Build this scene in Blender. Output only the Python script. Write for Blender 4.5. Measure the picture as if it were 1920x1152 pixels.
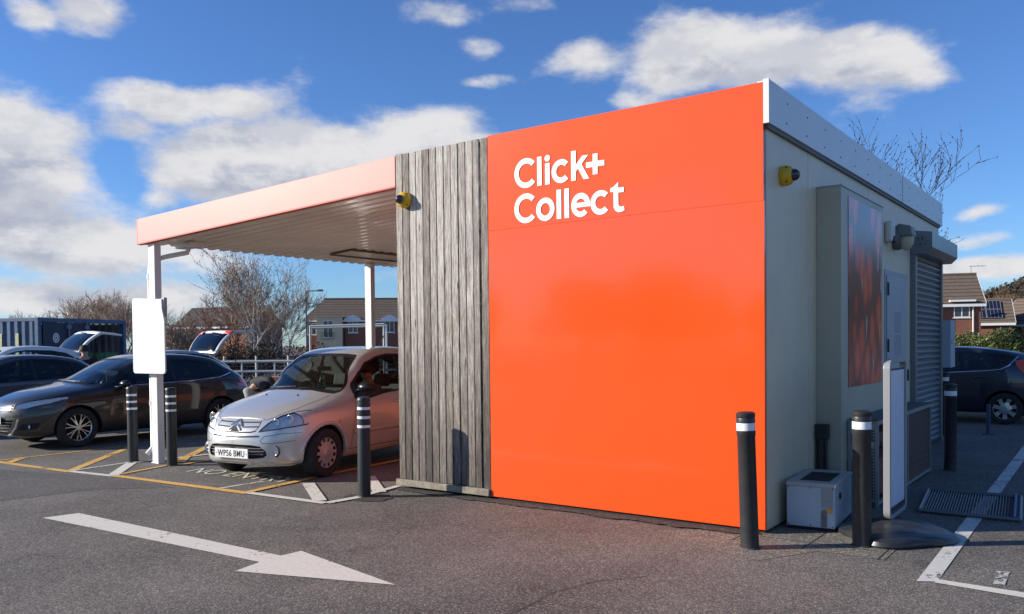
import bpy, bmesh, math, random
import numpy as np
from mathutils import Vector, Matrix
from mathutils.bvhtree import BVHTree
R = math.radians
for o in list(bpy.data.objects): bpy.data.objects.remove(o)
C = bpy.context.scene
COL = C.collection
# ------------------------------------------------------------------ camera
CAM = dict(loc=(2.409370, -6.796355, 1.6), yaw=0.632865, pitch=-0.022915, roll=-0.010608, f=1571.264, sy=105.0)
def cam_axes():
    y, p, r = CAM['yaw'], CAM['pitch'], CAM['roll']
    f = Vector((-math.sin(y)*math.cos(p), math.cos(y)*math.cos(p), math.sin(p)))
    rt = f.cross(Vector((0, 0, 1))).normalized(); u = rt.cross(f)
    return rt*math.cos(r)+u*math.sin(r), -rt*math.sin(r)+u*math.cos(r), f
RT, UP, FW = cam_axes()
cd = bpy.data.cameras.new('camera'); co = bpy.data.objects.new('camera', cd); COL.objects.link(co)
co.matrix_world = Matrix(((RT.x, UP.x, -FW.x, CAM['loc'][0]), (RT.y, UP.y, -FW.y, CAM['loc'][1]), (RT.z, UP.z, -FW.z, CAM['loc'][2]), (0, 0, 0, 1)))
cd.sensor_width = 36; cd.lens = CAM['f']/1920*36; cd.shift_y = CAM['sy']/1920; cd.clip_start = .05; cd.clip_end = 5000
C.camera = co
def ray(px, py): return FW + RT*((px-960)/CAM['f']) - UP*((py-576-CAM['sy'])/CAM['f'])
O_ = Vector(CAM['loc'])
def at(px, py, D): return O_ + ray(px, py)*D            # survey helper: photo point at a known distance -> world point
def gp(px, py, z=0.0):
    d = ray(px, py); return O_ + d*((z-O_.z)/d.z)
# ------------------------------------------------------------------ light
SUN_EL, SUN_DIR = R(21), Vector((-.788, -.616, 0)).normalized()
C.view_settings.view_transform = 'Standard'; C.view_settings.look = 'None'; C.view_settings.exposure = 0.5; C.view_settings.gamma = 1
w = bpy.data.worlds.new('World'); C.world = w; w.use_nodes = True
nt = w.node_tree; nt.nodes.clear(); L = nt.links
def N(t, **k):
    n = nt.nodes.new(t)
    for a, b in k.items(): setattr(n, a, b)
    return n
sky = N('ShaderNodeTexSky', sky_type='NISHITA'); sky.sun_disc = False; sky.sun_elevation = SUN_EL
sky.sun_rotation = math.atan2(SUN_DIR.x, SUN_DIR.y); sky.air_density = 1.0; sky.dust_density = .1; sky.ozone_density = 2.0
def M_(tree, op, a, b=None, c=None, clamp=False):
    n = tree.nodes.new('ShaderNodeMath'); n.operation = op; n.use_clamp = clamp
    for i, v in enumerate((a, b, c)):
        if v is None: continue
        if isinstance(v, (int, float)): n.inputs[i].default_value = v
        else: tree.links.new(v, n.inputs[i])
    return n.outputs[0]
# clouds: banks of cumulus placed by azimuth and elevation, broken up with noise
def azel(px, py):
    d = ray(px, py).normalized(); return math.atan2(d.x, d.y), math.asin(d.z)
CLOUDS = [  # px, py, half width, half height (photo pixels at unit zoom), strength
 (10, 300, 170, 120, 1.35), (90, 440, 260, 75, 1.35), (60, 545, 420, 55, 1.15), (330, 470, 260, 40, .9), (600, 300, 330, 60, 1.2), (480, 330, 230, 60, 1.2), (330, 210, 130, 45, 1.0), (390, 330, 150, 62, 1.15), (520, 270, 170, 55, 1.15), (640, 340, 200, 70, 1.15), (790, 250, 120, 60, 1.2), (880, 300, 130, 70, 1.1),
 (200, 210, 60, 30, .5), (210, 250, 70, 35, .7), (30, 35, 70, 50, 1.0), (150, 25, 110, 55, .95), (310, 385, 50, 30, .8), (830, 20, 80, 42, .85), (980, 10, 90, 28, .7), (890, 85, 48, 36, .75), (900, 155, 80, 20, .7), (600, 207, 45, 8, .35),
 (1090, 125, 120, 58, .95), (1300, 110, 150, 80, 1.2), (1440, 120, 170, 72, 1.15), (1600, 120, 170, 62, 1.1), (1700, 140, 130, 40, .85), (1560, 70, 70, 30, .9), (1180, 195, 60, 24, .7), (1840, 385, 70, 22, .95), (1860, 440, 120, 26, .8), (1850, 495, 190, 30, 1.15), (240, 240, 90, 45, .8), (1000, 150, 60, 24, .6), (430, 205, 120, 45, .95), (470, 440, 260, 26, .6), (650, 520, 300, 24, .45), (1780, 75, 50, 22, .5)]
rng = random.Random(5)
BEHIND = [(-150, 14, 14, 5, 1.1), (-138, 9, 10, 4, 1.0), (-164, 10, 9, 4, 1.0), (-152, 24, 16, 5, .9), (-120, 30, 12, 5, .8), (120, 22, 18, 5, .9), (70, 12, 20, 4, .9)]
grp = bpy.data.node_groups.new('cloud_density', 'ShaderNodeTree')
grp.interface.new_socket('Dir', in_out='INPUT', socket_type='NodeSocketVector'); grp.interface.new_socket('Lift', in_out='INPUT', socket_type='NodeSocketFloat')
grp.interface.new_socket('D', in_out='OUTPUT', socket_type='NodeSocketFloat'); grp.interface.new_socket('E', in_out='OUTPUT', socket_type='NodeSocketFloat')
gi = grp.nodes.new('NodeGroupInput'); go = grp.nodes.new('NodeGroupOutput')
sx = grp.nodes.new('ShaderNodeSeparateXYZ'); grp.links.new(gi.outputs[0], sx.inputs[0])
az = M_(grp, 'ARCTAN2', sx.outputs[0], sx.outputs[1]); el = M_(grp, 'ADD', M_(grp, 'ARCSINE', sx.outputs[2]), gi.outputs[1])
cx = grp.nodes.new('ShaderNodeCombineXYZ')
grp.links.new(M_(grp, 'MULTIPLY', az, 1.0), cx.inputs[0]); grp.links.new(M_(grp, 'MULTIPLY', el, 1.9), cx.inputs[1])
def noise(scale, det, rough, off):
    n = grp.nodes.new('ShaderNodeTexNoise'); n.noise_dimensions = '3D'; n.inputs['Scale'].default_value = scale; n.inputs['Detail'].default_value = det; n.inputs['Roughness'].default_value = rough
    a = grp.nodes.new('ShaderNodeVectorMath'); a.operation = 'ADD'; a.inputs[1].default_value = (off, off*.7, off*.3); grp.links.new(cx.outputs[0], a.inputs[0]); grp.links.new(a.outputs[0], n.inputs['Vector'])
    return n
n1 = noise(6.5, 12, .64, 3.1); n2 = noise(5, 3, .5, 9.3)
sc_ = grp.nodes.new('ShaderNodeSeparateColor'); grp.links.new(n2.outputs['Color'], sc_.inputs[0])
azw = M_(grp, 'ADD', az, M_(grp, 'MULTIPLY', M_(grp, 'SUBTRACT', sc_.outputs[0], .5), .10)); elw = M_(grp, 'ADD', el, M_(grp, 'MULTIPLY', M_(grp, 'SUBTRACT', sc_.outputs[1], .5), .07))
acc = None
blobs = []
for (px, py, hw, hh, s) in CLOUDS:
    a0, e0 = azel(px, py); a1, _ = azel(px+hw, py); _, e1 = azel(px, py-hh)
    blobs.append((a0, e0, abs(a1-a0), abs(e1-e0), s))
for (a, e, wa, we, s) in BEHIND:
    a = R(a)
    if -1.35 < a < .25: continue
    blobs.append((a, R(e), R(wa), R(we), s))
for (a0, e0, sa, se, s) in blobs:
    da = M_(grp, 'MULTIPLY', M_(grp, 'SUBTRACT', azw, a0), 1/sa); de = M_(grp, 'MULTIPLY', M_(grp, 'SUBTRACT', elw, e0), 1/se)
    r2 = M_(grp, 'ADD', M_(grp, 'MULTIPLY', da, da), M_(grp, 'MULTIPLY', de, de))
    g = M_(grp, 'MULTIPLY', M_(grp, 'POWER', 2.718, M_(grp, 'MULTIPLY', r2, -.9)), s)
    acc = g if acc is None else M_(grp, 'MAXIMUM', acc, g) if False else M_(grp, 'SMOOTH_MAX', acc, g, .25)
dens = M_(grp, 'ADD', acc, M_(grp, 'MULTIPLY', M_(grp, 'SUBTRACT', n1.outputs['Fac'], .5), 1.75))
grp.links.new(dens, go.inputs[0]); grp.links.new(n1.outputs['Fac'], go.inputs[1])
tc = N('ShaderNodeTexCoord')
def inst(lift):
    g = nt.nodes.new('ShaderNodeGroup'); g.node_tree = grp; L.new(tc.outputs['Generated'], g.inputs[0]); g.inputs[1].default_value = lift; return g
g0 = inst(0); g1 = inst(.035)
def MR(v, a, b, c=0., d=1.):
    n = N('ShaderNodeMapRange'); n.interpolation_type = 'SMOOTHSTEP'; L.new(v, n.inputs[0])
    for i, q in enumerate((a, b, c, d)): n.inputs[i+1].default_value = q
    return n.outputs[0]
mask = MR(g0.outputs[0], .36, .92)
thick = MR(g0.outputs[0], .45, 1.25)
under = MR(M_(nt, 'SUBTRACT', g1.outputs[0], M_(nt, 'MULTIPLY', g0.outputs[0], .55)), .18, .62)   # more cloud above -> shaded base
shade = M_(nt, 'ADD', M_(nt, 'MULTIPLY', thick, M_(nt, 'MULTIPLY', under, .62)), M_(nt, 'MULTIPLY', MR(M_(nt, 'SUBTRACT', g1.outputs[1], M_(nt, 'MULTIPLY', g0.outputs[1], .5)), .16, .36), .50), clamp=True)
cr = N('ShaderNodeMix', data_type='RGBA'); L.new(shade, cr.inputs[0]); cr.inputs[6].default_value = (.86, .85, .86, 1); cr.inputs[7].default_value = (.46, .50, .60, 1)
CLOUD_GAIN = .66
hs = N('ShaderNodeVectorMath', operation='MULTIPLY'); hs.inputs[1].default_value = (.52, .78, 1.22); L.new(sky.outputs[0], hs.inputs[0])
SKY_STRENGTH = .092
bg1 = N('ShaderNodeBackground'); L.new(hs.outputs[0], bg1.inputs[0]); bg1.inputs[1].default_value = SKY_STRENGTH
bg2 = N('ShaderNodeBackground'); L.new(cr.outputs[2], bg2.inputs[0]); bg2.inputs[1].default_value = CLOUD_GAIN
mx = N('ShaderNodeMixShader'); L.new(M_(nt, 'MULTIPLY', mask, .97), mx.inputs[0]); L.new(bg1.outputs[0], mx.inputs[1]); L.new(bg2.outputs[0], mx.inputs[2])
wo = N('ShaderNodeOutputWorld'); L.new(mx.outputs[0], wo.inputs[0])
sd = bpy.data.lights.new('sun', 'SUN'); sd.energy = 5.0; sd.angle = R(.5); sd.color = (1, .93, .83)
so = bpy.data.objects.new('sun', sd); COL.objects.link(so)
to_sun = Vector((SUN_DIR.x*math.cos(SUN_EL), SUN_DIR.y*math.cos(SUN_EL), math.sin(SUN_EL)))
so.rotation_euler = to_sun.to_track_quat('Z', 'Y').to_euler(); so.location = (-20, -20, 20)
# ------------------------------------------------------------------ materials
def mat(name, col, rough=.6, metal=0., var=.0, vscale=8., bump=0., bscale=60., coat=0., spec=.5, det=5, stretch=None, emis=None, col2=None):
    m = bpy.data.materials.new(name); m.use_nodes = True; t = m.node_tree; b = t.nodes['Principled BSDF']
    b.inputs['Base Color'].default_value = (*col, 1); b.inputs['Roughness'].default_value = rough; b.inputs['Metallic'].default_value = metal
    b.inputs['Coat Weight'].default_value = coat; b.inputs['Coat Roughness'].default_value = .04; b.inputs['Specular IOR Level'].default_value = spec
    tcn = t.nodes.new('ShaderNodeTexCoord'); src = tcn.outputs['Object']
    if stretch:
        mp = t.nodes.new('ShaderNodeMapping'); mp.inputs['Scale'].default_value = stretch; t.links.new(src, mp.inputs[0]); src = mp.outputs[0]
    if var or col2:
        n = t.nodes.new('ShaderNodeTexNoise'); n.inputs['Scale'].default_value = vscale; n.inputs['Detail'].default_value = det; n.inputs['Roughness'].default_value = .65; t.links.new(src, n.inputs['Vector'])
        r = t.nodes.new('ShaderNodeMapRange'); r.inputs[1].default_value = .3; r.inputs[2].default_value = .7; t.links.new(n.outputs['Fac'], r.inputs[0])
        x = t.nodes.new('ShaderNodeMix'); x.data_type = 'RGBA'; t.links.new(r.outputs[0], x.inputs[0])
        x.inputs[6].default_value = (*[c*(1-var) for c in col], 1); x.inputs[7].default_value = (*(col2 or [min(1, c*(1+var)) for c in col]), 1)
        t.links.new(x.outputs[2], b.inputs['Base Color'])
    if bump:
        n = t.nodes.new('ShaderNodeTexNoise'); n.inputs['Scale'].default_value = bscale; n.inputs['Detail'].default_value = 3; t.links.new(src, n.inputs['Vector'])
        bp = t.nodes.new('ShaderNodeBump'); bp.inputs['Strength'].default_value = bump; bp.inputs['Distance'].default_value = .01; t.links.new(n.outputs['Fac'], bp.inputs['Height']); t.links.new(bp.outputs[0], b.inputs['Normal'])
    if emis: b.inputs['Emission Color'].default_value = (*emis, 1); b.inputs['Emission Strength'].default_value = 1
    return m
def glassmat(name, tint, refl=1.0, ior=1.5):
    m = bpy.data.materials.new(name); m.use_nodes = True; t = m.node_tree; t.nodes.clear()
    tr = t.nodes.new('ShaderNodeBsdfTransparent'); tr.inputs[0].default_value = (*tint, 1)
    gl = t.nodes.new('ShaderNodeBsdfGlossy'); gl.inputs['Roughness'].default_value = .015; gl.inputs['Color'].default_value = (refl, refl, refl, 1)
    fr = t.nodes.new('ShaderNodeFresnel'); fr.inputs[0].default_value = ior
    mxs = t.nodes.new('ShaderNodeMixShader'); o = t.nodes.new('ShaderNodeOutputMaterial')
    t.links.new(fr.outputs[0], mxs.inputs[0]); t.links.new(tr.outputs[0], mxs.inputs[1]); t.links.new(gl.outputs[0], mxs.inputs[2]); t.links.new(mxs.outputs[0], o.inputs[0])
    return m
def asphalt_mat(name, base, fine, patch=0.25):
    m = bpy.data.materials.new(name); m.use_nodes = True; t = m.node_tree; b = t.nodes['Principled BSDF']; b.inputs['Roughness'].default_value = .85
    g = t.nodes.new('ShaderNodeNewGeometry')
    def nz(s, d, r_=.5):
        n = t.nodes.new('ShaderNodeTexNoise'); n.inputs['Scale'].default_value = s; n.inputs['Detail'].default_value = d; n.inputs['Roughness'].default_value = r_; t.links.new(g.outputs['Position'], n.inputs['Vector']); return n.outputs['Fac']
    vo = t.nodes.new('ShaderNodeTexVoronoi'); vo.inputs['Scale'].default_value = fine; t.links.new(g.outputs['Position'], vo.inputs['Vector'])
    sp = t.nodes.new('ShaderNodeSeparateColor'); t.links.new(vo.outputs['Color'], sp.inputs[0])
    stones = M_(t, 'MULTIPLY', M_(t, 'POWER', sp.outputs[0], 2.2), 1.0)
    wide = M_(t, 'SUBTRACT', nz(.45, 6, .6), .5)
    mid = M_(t, 'SUBTRACT', nz(5, 5, .6), .5)
    v = M_(t, 'ADD', M_(t, 'MULTIPLY', stones, .85), .62)
    v = M_(t, 'ADD', v, M_(t, 'MULTIPLY', wide, patch*4)); v = M_(t, 'ADD', v, M_(t, 'MULTIPLY', mid, .35))
    cav = t.nodes.new('ShaderNodeMapRange'); cav.inputs[1].default_value = .25; cav.inputs[2].default_value = .6; cav.inputs[3].default_value = 1; cav.inputs[4].default_value = .55; t.links.new(vo.outputs['Distance'], cav.inputs[0])
    stain = t.nodes.new('ShaderNodeMapRange'); stain.inputs[1].default_value = .60; stain.inputs[2].default_value = .74; stain.inputs[3].default_value = 1; stain.inputs[4].default_value = .62; t.links.new(nz(1.1, 7, .62), stain.inputs[0])
    grit = t.nodes.new('ShaderNodeMapRange'); grit.inputs[1].default_value = .62; grit.inputs[2].default_value = .70; grit.inputs[3].default_value = 1; grit.inputs[4].default_value = 1.35; t.links.new(nz(9, 8, .7), grit.inputs[0])
    v = M_(t, 'MULTIPLY', M_(t, 'MULTIPLY', v, cav.outputs[0]), M_(t, 'MULTIPLY', stain.outputs[0], grit.outputs[0]))
    hue = t.nodes.new('ShaderNodeMix'); hue.data_type = 'RGBA'; t.links.new(sp.outputs[1], hue.inputs[0]); hue.inputs[6].default_value = (*base, 1); hue.inputs[7].default_value = (base[0]*1.10, base[1]*1.0, base[2]*.88, 1)
    vm = t.nodes.new('ShaderNodeVectorMath'); vm.operation = 'SCALE'; t.links.new(hue.outputs[2], vm.inputs[0]); t.links.new(v, vm.inputs[3]); t.links.new(vm.outputs[0], b.inputs['Base Color'])
    bp = t.nodes.new('ShaderNodeBump'); bp.inputs['Strength'].default_value = .55; bp.inputs['Distance'].default_value = .004
    t.links.new(M_(t, 'ADD', cav.outputs[0], M_(t, 'MULTIPLY', sp.outputs[2], .6)), bp.inputs['Height']); t.links.new(bp.outputs[0], b.inputs['Normal'])
    return m
def brick_mat(name, c1, c2, mortar, bw=.225, bh=.075):
    m = bpy.data.materials.new(name); m.use_nodes = True; t = m.node_tree; b = t.nodes['Principled BSDF']; b.inputs['Roughness'].default_value = .9
    tcn = t.nodes.new('ShaderNodeTexCoord'); s = t.nodes.new('ShaderNodeSeparateXYZ'); t.links.new(tcn.outputs['Object'], s.inputs[0])
    c = t.nodes.new('ShaderNodeCombineXYZ'); t.links.new(M_(t, 'ADD', s.outputs[0], s.outputs[1]), c.inputs[0]); t.links.new(s.outputs[2], c.inputs[1])
    br = t.nodes.new('ShaderNodeTexBrick'); t.links.new(c.outputs[0], br.inputs['Vector']); br.inputs['Scale'].default_value = 1; br.inputs['Brick Width'].default_value = bw; br.inputs['Row Height'].default_value = bh; br.inputs['Mortar Size'].default_value = .008
    br.inputs['Color1'].default_value = (*c1, 1); br.inputs['Color2'].default_value = (*c2, 1); br.inputs['Mortar'].default_value = (*mortar, 1)
    n = t.nodes.new('ShaderNodeTexNoise'); n.inputs['Scale'].default_value = 1.3; n.inputs['Detail'].default_value = 6; t.links.new(tcn.outputs['Object'], n.inputs['Vector'])
    x = t.nodes.new('ShaderNodeMix'); x.data_type = 'RGBA'; x.blend_type = 'MULTIPLY'; x.inputs[0].default_value = .6; t.links.new(br.outputs[0], x.inputs[6]); t.links.new(n.outputs['Color'], x.inputs[7])
    hs_ = t.nodes.new('ShaderNodeMix'); hs_.data_type = 'RGBA'; hs_.inputs[0].default_value = .5; t.links.new(br.outputs[0], hs_.inputs[6]); t.links.new(x.outputs[2], hs_.inputs[7]); t.links.new(hs_.outputs[2], b.inputs['Base Color'])
    return m
def tile_mat(name, col, row=.3):
    m = bpy.data.materials.new(name); m.use_nodes = True; t = m.node_tree; b = t.nodes['Principled BSDF']; b.inputs['Roughness'].default_value = .9
    tcn = t.nodes.new('ShaderNodeTexCoord'); s = t.nodes.new('ShaderNodeSeparateXYZ'); t.links.new(tcn.outputs['Object'], s.inputs[0])
    fr = M_(t, 'FRACT', M_(t, 'MULTIPLY', s.outputs[2], 1/row))
    n = t.nodes.new('ShaderNodeTexNoise'); n.inputs['Scale'].default_value = 3; n.inputs['Detail'].default_value = 8; n.inputs['Roughness'].default_value = .7; t.links.new(tcn.outputs['Object'], n.inputs['Vector'])
    v = M_(t, 'ADD', M_(t, 'MULTIPLY', M_(t, 'GREATER_THAN', fr, .25), .5), .35); v = M_(t, 'MULTIPLY', v, M_(t, 'ADD', n.outputs['Fac'], .5))
    vm = t.nodes.new('ShaderNodeVectorMath'); vm.operation = 'SCALE'; vm.inputs[0].default_value = col; t.links.new(v, vm.inputs[3]); t.links.new(vm.outputs[0], b.inputs['Base Color'])
    return m
MT = {}
# ------------------------------------------------------------------ building helpers
def link(name, me, m, parent=None, smooth=False, bevel=0.):
    o = bpy.data.objects.new(name, me); COL.objects.link(o)
    if m is not None:
        for x in (m if isinstance(m, (list, tuple)) else [m]): me.materials.append(x)
    if parent is not None: o.parent = parent
    if smooth: me.polygons.foreach_set('use_smooth', [True]*len(me.polygons))
    if bevel:
        b = o.modifiers.new('bevel', 'BEVEL'); b.width = bevel; b.segments = 2; b.limit_method = 'ANGLE'; b.angle_limit = R(40)
    return o
def tag(o, label=None, cat=None, group=None, kind=None):
    if label: o['label'] = label
    if cat: o['category'] = cat
    if group: o['group'] = group
    if kind: o['kind'] = kind
    return o
def empty(name, loc=(0, 0, 0), rz=0., **k):
    o = bpy.data.objects.new(name, None); COL.objects.link(o); o.location = loc; o.rotation_euler = (0, 0, rz); o.empty_display_size = .2
    return tag(o, **k)
class MB:
    def __init__(s): s.v = []; s.f = []; s.mi = []; s.cur = 0; s.T = Matrix.Identity(4)
    def add(s, vs, fs):
        b = len(s.v); s.v += [tuple(s.T @ Vector(v)) for v in vs]; s.f += [tuple(b+i for i in f) for f in fs]; s.mi += [s.cur]*len(fs); return s
    def box(s, x0, y0, z0, x1, y1, z1):
        v = [(x, y, z) for z in (z0, z1) for y in (y0, y1) for x in (x0, x1)]
        return s.add(v, [(0, 2, 3, 1), (4, 5, 7, 6), (0, 1, 5, 4), (2, 6, 7, 3), (0, 4, 6, 2), (1, 3, 7, 5)])
    def prism(s, poly, d, plane='xz', a=0.):
        """extrude 2D polygon; plane xz: extruded along y from a to a+d"""
        n = len(poly)
        def P(u, v, q): return {'xz': (u, q, v), 'xy': (u, v, q), 'yz': (q, u, v)}[plane]
        vs = [P(u, v, a) for u, v in poly]+[P(u, v, a+d) for u, v in poly]
        return s.add(vs, [tuple(range(n))[::-1], tuple(range(n, 2*n))]+[(i, (i+1) % n, n+(i+1) % n, n+i) for i in range(n)])
    def tube(s, pts, r, n=8, cap=True, r1=None):
        pts = [Vector(p) for p in pts]; K = len(pts); rs = r if isinstance(r, (list, tuple)) else ([r]*K if r1 is None else [r+(r1-r)*i/(K-1) for i in range(K)])
        vs = []; fs = []; ref = None
        for i, p in enumerate(pts):
            t = (pts[min(i+1, K-1)]-pts[max(i-1, 0)]); t = t.normalized() if t.length > 1e-9 else Vector((0, 0, 1))
            if ref is None: ref = Vector((0, 0, 1)) if abs(t.z) < .9 else Vector((1, 0, 0))
            a = t.cross(ref).normalized() if t.cross(ref).length > 1e-6 else Vector((1, 0, 0)); b = t.cross(a).normalized(); ref = -b if False else a.cross(t)
            for k in range(n):
                an = 2*math.pi*k/n; vs.append(p+a*(rs[i]*math.cos(an))+b*(rs[i]*math.sin(an)))
        for i in range(K-1):
            for k in range(n): fs.append((i*n+k, i*n+(k+1) % n, (i+1)*n+(k+1) % n, (i+1)*n+k))
        if cap: fs += [tuple(range(n))[::-1], tuple((K-1)*n+k for k in range(n))]
        return s.add(vs, fs)
    def lathe(s, prof, n=24, c=(0, 0, 0), axis='z', cap=True):
        vs = []; fs = []; K = len(prof)
        for r, h in prof:
            for k in range(n):
                a = 2*math.pi*k/n; u, v = r*math.cos(a), r*math.sin(a)
                vs.append({'z': (c[0]+u, c[1]+v, c[2]+h), 'y': (c[0]+u, c[1]+h, c[2]+v), 'x': (c[0]+h, c[1]+u, c[2]+v)}[axis])
        for i in range(K-1):
            for k in range(n): fs.append((i*n+k, i*n+(k+1) % n, (i+1)*n+(k+1) % n, (i+1)*n+k))
        if cap: fs += [tuple(range(n))[::-1], tuple((K-1)*n+k for k in range(n))]
        return s.add(vs, fs)
    def quad(s, a, b, c, d): return s.add([a, b, c, d], [(0, 1, 2, 3)])
    def mesh(s, name='m'):
        me = bpy.data.meshes.new(name); me.from_pydata([tuple(v) for v in s.v], [], s.f); me.polygons.foreach_set('material_index', s.mi); me.update()
        return me
    def build(s, name, m, parent=None, smooth=False, bevel=0., fixn=True):
        me = s.mesh(name)
        if fixn:
            bm = bmesh.new(); bm.from_mesh(me); bmesh.ops.recalc_face_normals(bm, faces=bm.faces); bm.to_mesh(me); bm.free()
        o = link(name, me, m, parent, smooth, bevel)
        if smooth:
            try: me.set_sharp_from_angle(angle=R(42))
            except Exception: pass
        return o
def curve_shape(name, polys, m, parent, mapf, depth=.003):
    """closed 2D outlines (holes allowed) filled flat, extruded, then mapped to 3D"""
    cu = bpy.data.curves.new(name, 'CURVE'); cu.dimensions = '2D'; cu.fill_mode = 'BOTH'; cu.extrude = depth
    for pl in polys:
        sp = cu.splines.new('POLY'); sp.points.add(len(pl)-1)
        for i, (x, y) in enumerate(pl): sp.points[i].co = (x, y, 0, 1)
        sp.use_cyclic_u = True
    o = bpy.data.objects.new(name, cu); me = bpy.data.meshes.new_from_object(o); bpy.data.objects.remove(o)
    for v in me.vertices: v.co = mapf(*v.co)
    return link(name, me, m, parent)
def text_shape(name, txt, m, parent, mapf, size=1., depth=.002, bold=0., sx=1., align='LEFT', spacing=1.):
    cu = bpy.data.curves.new(name, 'FONT'); cu.body = txt; cu.size = size; cu.extrude = depth; cu.offset = bold; cu.align_x = align; cu.space_character = spacing; cu.resolution_u = 4
    o = bpy.data.objects.new(name, cu); me = bpy.data.meshes.new_from_object(o); bpy.data.objects.remove(o)
    for v in me.vertices: v.co = mapf(v.co.x*sx, v.co.y, v.co.z)
    return link(name, me, m, parent)
# ------------------------------------------------------------------ ground
M = MT
M['asphalt'] = asphalt_mat('asphalt', (.215, .198, .176), 75, .42)
M['gravel'] = asphalt_mat('paving', (.27, .25, .21), 60, .1)
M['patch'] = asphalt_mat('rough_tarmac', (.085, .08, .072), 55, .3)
def paint(name, col, wear=.35):
    m = mat(name, col, .7, var=.10, vscale=30); t = m.node_tree; b = t.nodes['Principled BSDF']
    g = t.nodes.new('ShaderNodeNewGeometry'); n = t.nodes.new('ShaderNodeTexNoise'); n.inputs['Scale'].default_value = 22; n.inputs['Detail'].default_value = 8; n.inputs['Roughness'].default_value = .75; t.links.new(g.outputs['Position'], n.inputs['Vector'])
    n2 = t.nodes.new('ShaderNodeTexNoise'); n2.inputs['Scale'].default_value = 2.2; n2.inputs['Detail'].default_value = 3; t.links.new(g.outputs['Position'], n2.inputs['Vector'])
    v = M_(t, 'ADD', n.outputs['Fac'], M_(t, 'MULTIPLY', n2.outputs['Fac'], .6))
    r = t.nodes.new('ShaderNodeMapRange'); t.links.new(v, r.inputs[0]); r.inputs[1].default_value = .60+wear*.5; r.inputs[2].default_value = .56+wear*.5; r.inputs[3].default_value = 1; r.inputs[4].default_value = 0
    t.links.new(r.outputs[0], b.inputs['Alpha']); return m
M['white_paint'] = paint('white_road_paint', (.66, .625, .53), .16)
M['white_paint_worn'] = paint('worn_white_road_paint', (.60, .58, .52), .24)
M['yellow_paint'] = paint('yellow_road_paint', (.70, .40, .09), .20)
b = MB()
n = 30
xs = [-1500, -600, -200, -80]+list(np.linspace(-40, 40, n))+[80, 200, 600, 1500]
vs = [(x, y, 0 if math.hypot(x, y) < 900 else -.5) for y in xs for x in xs]; K = len(xs)
b.add(vs, [(j*K+i, j*K+i+1, (j+1)*K+i+1, (j+1)*K+i) for j in range(K-1) for i in range(K-1)])
tag(b.build('ground', M['asphalt'], fixn=False), kind='structure')
def sheet(name, poly, m, z=.004, px=True, kind='structure'):
    pts = [tuple(gp(*q)[:2]) if px else q for q in poly]
    a = sum(pts[i][0]*pts[(i+1) % len(pts)][1]-pts[(i+1) % len(pts)][0]*pts[i][1] for i in range(len(pts)))
    if a < 0: pts = pts[::-1]
    bm_ = MB(); bm_.add([(x, y, z) for x, y in pts], [tuple(range(len(pts)))]); o = bm_.build(name, m, fixn=False); tag(o, kind=kind); return o
def stripes(name, segs, m, wdt=.1, z=.004):
    bb = MB()
    for i, s in enumerate(segs):
        (a, c), wd = (s[0], s[1]), (s[2] if len(s) > 2 else wdt)
        A, B_ = gp(*a), gp(*c); d = (B_-A); d.z = 0; d.normalize(); nn = Vector((-d.y, d.x, 0))*wd/2
        zz = z+.0009*i
        q = [A-nn, B_-nn, B_+nn, A+nn]; bb.add([(v.x, v.y, zz) for v in q], [(0, 1, 2, 3)])
    return tag(bb.build(name, m, fixn=False), kind='structure')
sheet('arrow_marking', [(80, 972), (148, 963), (527, 1043), (565, 1034), (742, 1098), (441, 1072), (487, 1055)], M['white_paint'])
stripes('yellow_line_marking', [((-60, 859), (131, 885), .11), ((131, 884), (246, 838), .12), ((0, 864), (240, 837), .07), ((14, 869), (48, 858), .12), ((214, 893), (465, 926), .11), ((228, 890), (322, 872), .07), ((330, 868), (395, 836), .13), ((335, 873), (440, 857), .07), ((462, 925), (620, 890), .10), ((620, 890), (780, 858), .10), ((250, 834), (400, 818), .05)], M['yellow_paint'])
stripes('white_line_marking', [((133, 884.5), (212, 893), .10), ((137, 883), (246, 867), .06), ((212, 892), (246, 869), .14), ((250, 868), (300, 863), .10), ((338, 868), (350, 857), .12), ((300, 863), (400, 852), .09), ((462, 925), (610, 945), .10), ((612, 945), (672, 934), .10), ((578, 908), (600, 941), .14), ((692, 895), (712, 925), .14), ((672, 934), (748, 913), .085)], M['white_paint'], z=.0045)
stripes('faded_line_marking', [((408, 917), (495, 903), .06), ((180, 821), (300, 809), .09), ((300, 809), (400, 800), .09), ((-60, 812), (60, 803), .09)], M['white_paint_worn'], z=.0042)
sheet('bay_line_marking', [(1718, 1091), (1757, 1092), (1925, 857), (1925, 829)], M['white_paint_worn'], .0042)
sheet('bay_end_marking', [(1753, 1087), (1753, 1094), (1935, 1125), (1935, 1115)], M['white_paint'], .0057)
sheet('old_paint_marking', [(1868, 1072), (1893, 1074), (1884, 1098), (1862, 1096)], paint('flaking_road_paint', (.55, .53, .48), .36), .0044)
sheet('tarmac_repair', [(1230, 995), (1480, 995), (1560, 1030), (1420, 1052), (1330, 1030)], M['gravel'], .0026)
sheet('paving_strip', [(-.15, -.33), (1.0, -.33), (1.0, .75), (-.15, .75)], M['gravel'], .003, px=False)
b = MB()
for i in range(3): b.box(-.15+.55*i, -.335, .0035, -.14+.55*i, .42, .0048)
b.box(-.15, -.1, .0035, .9, -.09, .0047)
tag(b.build('paving_joint', mat('joint_dark', (.02, .02, .02), .95)), kind='structure')
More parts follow.
